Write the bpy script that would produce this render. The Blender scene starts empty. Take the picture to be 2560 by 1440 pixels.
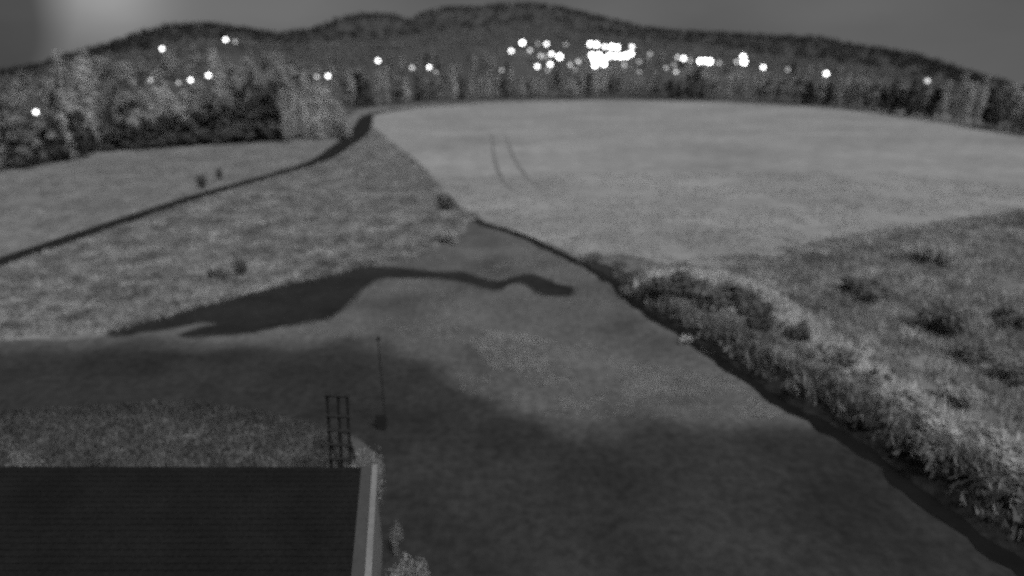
import bpy, math, random, bisect
import numpy as np
from mathutils import Vector, noise as mnoise

# ---------------------------------------------------------------- camera, sky, moon, exposure
scene = bpy.context.scene
R = math.radians
EYE = 25.0
cam_data = bpy.data.cameras.new('camera')
cam = bpy.data.objects.new('camera', cam_data)
scene.collection.objects.link(cam)
cam.location = (0, 0, EYE)
cam.rotation_euler = (R(90 - 21.2), 0, 0)
cam_data.sensor_width = 36
cam_data.lens = 36 * 1525 / 2560
cam_data.clip_start = 0.5
cam_data.clip_end = 12000
cam_data.dof.use_dof = True                     # the small night camera is never quite sharp
cam_data.dof.focus_distance = 19
cam_data.dof.aperture_fstop = cam_data.lens / 1000 / 0.225
scene.camera = cam

SUN_AZ, SUN_EL = R(140), R(58)                  # soft light from behind on the right, high
world = bpy.data.worlds.new('World')
scene.world = world
world.use_nodes = True
wt = world.node_tree
for n in list(wt.nodes):
    wt.nodes.remove(n)
def wn(t, **k):
    n = wt.nodes.new(t)
    for a, b in k.items():
        setattr(n, a, b)
    return n
w_out = wn('ShaderNodeOutputWorld'); w_bg = wn('ShaderNodeBackground')
w_tc = wn('ShaderNodeTexCoord')
w_max = wn('ShaderNodeVectorMath', operation='MAXIMUM'); w_max.inputs[1].default_value = (-9, -9, 0.03)
w_nrm = wn('ShaderNodeVectorMath', operation='NORMALIZE')
w_sky = wn('ShaderNodeTexSky', sky_type='NISHITA')
w_sky.sun_disc = False; w_sky.sun_elevation = SUN_EL; w_sky.sun_rotation = SUN_AZ
w_sky.dust_density = 1.0; w_sky.altitude = 200
w_bw = wn('ShaderNodeRGBToBW')                  # a monochrome night camera
wt.links.new(w_tc.outputs['Generated'], w_max.inputs[0])
wt.links.new(w_max.outputs[0], w_nrm.inputs[0])
wt.links.new(w_nrm.outputs[0], w_sky.inputs['Vector'])
wt.links.new(w_sky.outputs[0], w_bw.inputs[0])
# thin cloud
w_map = wn('ShaderNodeMapping'); w_map.inputs['Scale'].default_value = (1.6, 1.6, 4.0)
w_noi = wn('ShaderNodeTexNoise'); w_noi.inputs['Scale'].default_value = 1.7; w_noi.inputs['Detail'].default_value = 4
w_cl = wn('ShaderNodeMapRange'); w_cl.inputs[1].default_value = .3; w_cl.inputs[2].default_value = .7
w_cl.inputs[3].default_value = .82; w_cl.inputs[4].default_value = 1.18
wt.links.new(w_tc.outputs['Generated'], w_map.inputs[0]); wt.links.new(w_map.outputs[0], w_noi.inputs['Vector'])
wt.links.new(w_noi.outputs[0], w_cl.inputs[0])
w_mul = wn('ShaderNodeMath', operation='MULTIPLY')
wt.links.new(w_bw.outputs[0], w_mul.inputs[0]); wt.links.new(w_cl.outputs[0], w_mul.inputs[1])
# the pale glow standing in the cloud over the left-hand ridge
w_dot = wn('ShaderNodeVectorMath', operation='DOT_PRODUCT')
ga, ge = R(-31.5), R(4.5)
w_dot.inputs[1].default_value = (math.sin(ga) * math.cos(ge), math.cos(ga) * math.cos(ge), math.sin(ge))
w_nr2 = wn('ShaderNodeVectorMath', operation='NORMALIZE')
wt.links.new(w_tc.outputs['Generated'], w_nr2.inputs[0]); wt.links.new(w_nr2.outputs[0], w_dot.inputs[0])
def lobe(dot, wide, power, gain):
    r = wn('ShaderNodeMapRange'); r.inputs[1].default_value = math.cos(R(wide)); r.inputs[2].default_value = 1.0
    wt.links.new(dot.outputs['Value'], r.inputs[0])
    pw = wn('ShaderNodeMath', operation='POWER'); pw.inputs[1].default_value = power
    wt.links.new(r.outputs[0], pw.inputs[0])
    mu = wn('ShaderNodeMath', operation='MULTIPLY'); mu.inputs[1].default_value = gain
    wt.links.new(pw.outputs[0], mu.inputs[0])
    return mu
w_gl = lobe(w_dot, 26, 40.0, 1.2)
w_dk = wn('ShaderNodeVectorMath', operation='DOT_PRODUCT')      # the edge of a darker cloud left of it
da, de = R(-43.5), R(6.0)
w_dk.inputs[1].default_value = (math.sin(da) * math.cos(de), math.cos(da) * math.cos(de), math.sin(de))
wt.links.new(w_nr2.outputs[0], w_dk.inputs[0])
w_dl = lobe(w_dk, 11.0, 1.0, -2.0)
w_add = wn('ShaderNodeMath', operation='ADD')
wt.links.new(w_gl.outputs[0], w_add.inputs[0]); wt.links.new(w_dl.outputs[0], w_add.inputs[1])
w_ad2 = wn('ShaderNodeMath', operation='ADD'); w_ad2.inputs[1].default_value = 1.0
wt.links.new(w_add.outputs[0], w_ad2.inputs[0])
w_ad3 = wn('ShaderNodeMath', operation='MAXIMUM'); w_ad3.inputs[1].default_value = 0.55
wt.links.new(w_ad2.outputs[0], w_ad3.inputs[0]); w_add = w_ad3
w_m2 = wn('ShaderNodeMath', operation='MULTIPLY')
wt.links.new(w_mul.outputs[0], w_m2.inputs[0]); wt.links.new(w_add.outputs[0], w_m2.inputs[1])
wt.links.new(w_m2.outputs[0], w_bg.inputs['Color'])
w_bg.inputs['Strength'].default_value = 0.0225
wt.links.new(w_bg.outputs[0], w_out.inputs['Surface'])

sun_d = bpy.data.lights.new('moon_light', 'SUN')
sun_d.energy = 2.4
sun_d.angle = R(35)
sun_d.color = (1, 1, 1)
sun = bpy.data.objects.new('moon_light', sun_d)
scene.collection.objects.link(sun)
sd = Vector((math.sin(SUN_AZ) * math.cos(SUN_EL), math.cos(SUN_AZ) * math.cos(SUN_EL), math.sin(SUN_EL)))
sun.rotation_euler = sd.to_track_quat('Z', 'Y').to_euler()

scene.view_settings.view_transform = 'Standard'
scene.view_settings.look = 'None'
scene.view_settings.exposure = 0.0
scene.view_settings.gamma = 1.0
scene.view_settings.use_curve_mapping = False
scene.cycles.use_denoising = False              # keep the grain of a night picture
scene.cycles.filter_width = 2.2
scene.cycles.use_adaptive_sampling = True
scene.cycles.adaptive_threshold = 0.06
scene.cycles.adaptive_min_samples = 24
scene.cycles.max_bounces = 5
scene.cycles.diffuse_bounces = 3
scene.cycles.glossy_bounces = 2
scene.cycles.transparent_max_bounces = 4
scene.cycles.sample_clamp_indirect = 2.0

rnd = random.Random(11)
C = scene.collection

# ---------------------------------------------------------------- survey tables (degrees of bearing, metres)
D0T = [(-60,170),(-40,174),(-35,186),(-34,195),(-20,196),(-15.5,210),(-13.8,298),(-8,322),(-3,337),(8,355),(18,355),(27.5,333),(34,289),(39.5,253),(60,240)]
D1T = [(-60,420),(-40,420),(-25,500),(-13,620),(8,680),(20,600),(30,480),(40,400),(60,380)]
D2T = [(-60,750),(-40,750),(-20,1100),(0,1500),(15,1400),(30,1000),(40,750),(60,700)]
SKYLINE = [(-60,-0.9),(-38.27,-0.94),(-35.94,-0.57),(-33.36,0.37),(-31.0,0.93),(-29.31,1.64),(-27.36,2.1),(-25.1,2.34),(-22.28,1.98),(-19.62,1.63),(-16.78,1.93),(-14.78,2.74),(-12.8,3.13),(-10.18,3.1),(-8.87,2.64),(-7.49,3.27),(-6.12,3.68),(-3.41,3.7),(-1.36,3.92),(1.36,3.98),(4.09,3.69),(6.82,3.12),(10.91,2.16),(13.9,1.77),(17.44,1.65),(22.37,1.39),(25.0,1.27),(27.88,0.67),(31.14,0.24),(34.59,-0.85),(37.09,-1.62),(38.52,-1.99),(60,-1.5)]
SHELF = [(-60,-1.5),(-38.43,-1.59),(-33.56,-0.59),(-28.19,0.47),(-23.59,1.08),(-19.46,0.51),(-13.04,0.43),(-6.23,1.08),(-0.35,1.25),(7.6,1.08),(14.33,0.74),(20.85,-0.66),(26.84,-1.22),(32.36,-2.0),(38.65,-2.51),(60,-2.2)]
LAMPS = [(-130.7,173.6,9.5,0.7,2),(-144.1,256.6,14.4,5.4,1),(-213.6,399.9,26.5,17.7,2),(-128.7,248.1,13.7,5.0,0),(-127.5,255.5,14.4,5.6,2),(-127.9,272.1,15.6,7.0,2),(-196.5,451.9,32.5,23.6,2),(-191.1,454.2,31.3,22.3,0),(-91.8,303.3,13.9,5.1,1),(-88.5,310.3,14.0,5.2,2),(-94.0,456.4,18.9,10.0,2),(-63.2,410.0,15.4,6.5,1),(-52.8,413.8,15.6,6.7,2),(-45.4,386.2,13.3,4.4,0),(-6.5,406.4,13.9,5.0,0),(-0.6,527.8,25.4,16.5,2),(9.5,598.3,32.3,23.5,3),(14.7,536.3,25.8,16.8,1),(23.0,591.1,31.2,22.2,0),(31.2,595.0,31.2,22.3,2),(22.0,498.6,21.7,12.8,1),(26.2,496.2,21.5,12.5,0),(31.2,514.6,23.1,14.1,2),(36.3,497.4,21.2,12.3,3),(16.8,432.2,15.7,6.7,2),(26.3,445.7,16.7,7.7,2),(22.7,412.4,13.7,4.8,0),(48.7,596.6,30.9,21.9,0),(40.0,447.5,16.4,7.6,1),(47.9,469.0,18.1,9.4,1),(41.1,421.0,14.0,5.2,0),(72.8,609.7,31.4,22.6,3),(77.6,603.9,30.7,21.9,3),(82.9,586.2,28.8,19.9,2),(88.9,585.3,28.8,19.9,3),(92.8,578.6,28.1,19.3,3),(106.5,582.3,28.8,19.8,2),(63.0,514.5,22.2,13.3,3),(68.4,514.8,22.2,13.2,3),(60.4,481.8,19.1,10.3,3),(56.9,446.2,15.9,7.1,3),(64.3,473.2,18.4,9.4,3),(70.3,494.0,20.1,11.2,3),(76.9,514.3,21.9,13.1,3),(80.8,510.7,21.6,12.8,3),(84.5,507.0,21.4,12.5,3),(89.8,512.2,21.9,13.1,3),(95.7,526.4,23.3,14.4,3),(64.5,455.5,16.8,7.8,3),(77.9,450.3,16.3,7.5,1),(91.7,469.1,18.1,9.3,0),(80.1,407.2,12.9,4.1,0),(109.9,520.5,23.1,14.1,0),(101.5,427.1,14.8,6.0,0),(110.6,443.4,16.2,7.5,0),(102.0,402.3,13.1,4.1,1),(125.0,492.4,20.9,12.0,1),(128.6,488.4,20.1,11.3,2),(130.0,475.5,18.6,9.8,0),(137.7,476.5,18.3,9.4,3),(143.4,484.2,18.5,9.7,3),(145.9,480.3,18.0,9.1,3),(150.6,472.6,17.0,8.0,0),(172.7,500.7,17.7,8.7,1),(199.6,563.2,20.7,11.8,3),(180.5,506.0,17.3,8.4,3),(181.9,469.7,14.3,5.5,2),(189.6,445.6,13.3,4.5,0),(197.1,405.2,12.0,3.0,2),(247.2,382.9,8.7,-0.3,1)]
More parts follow.
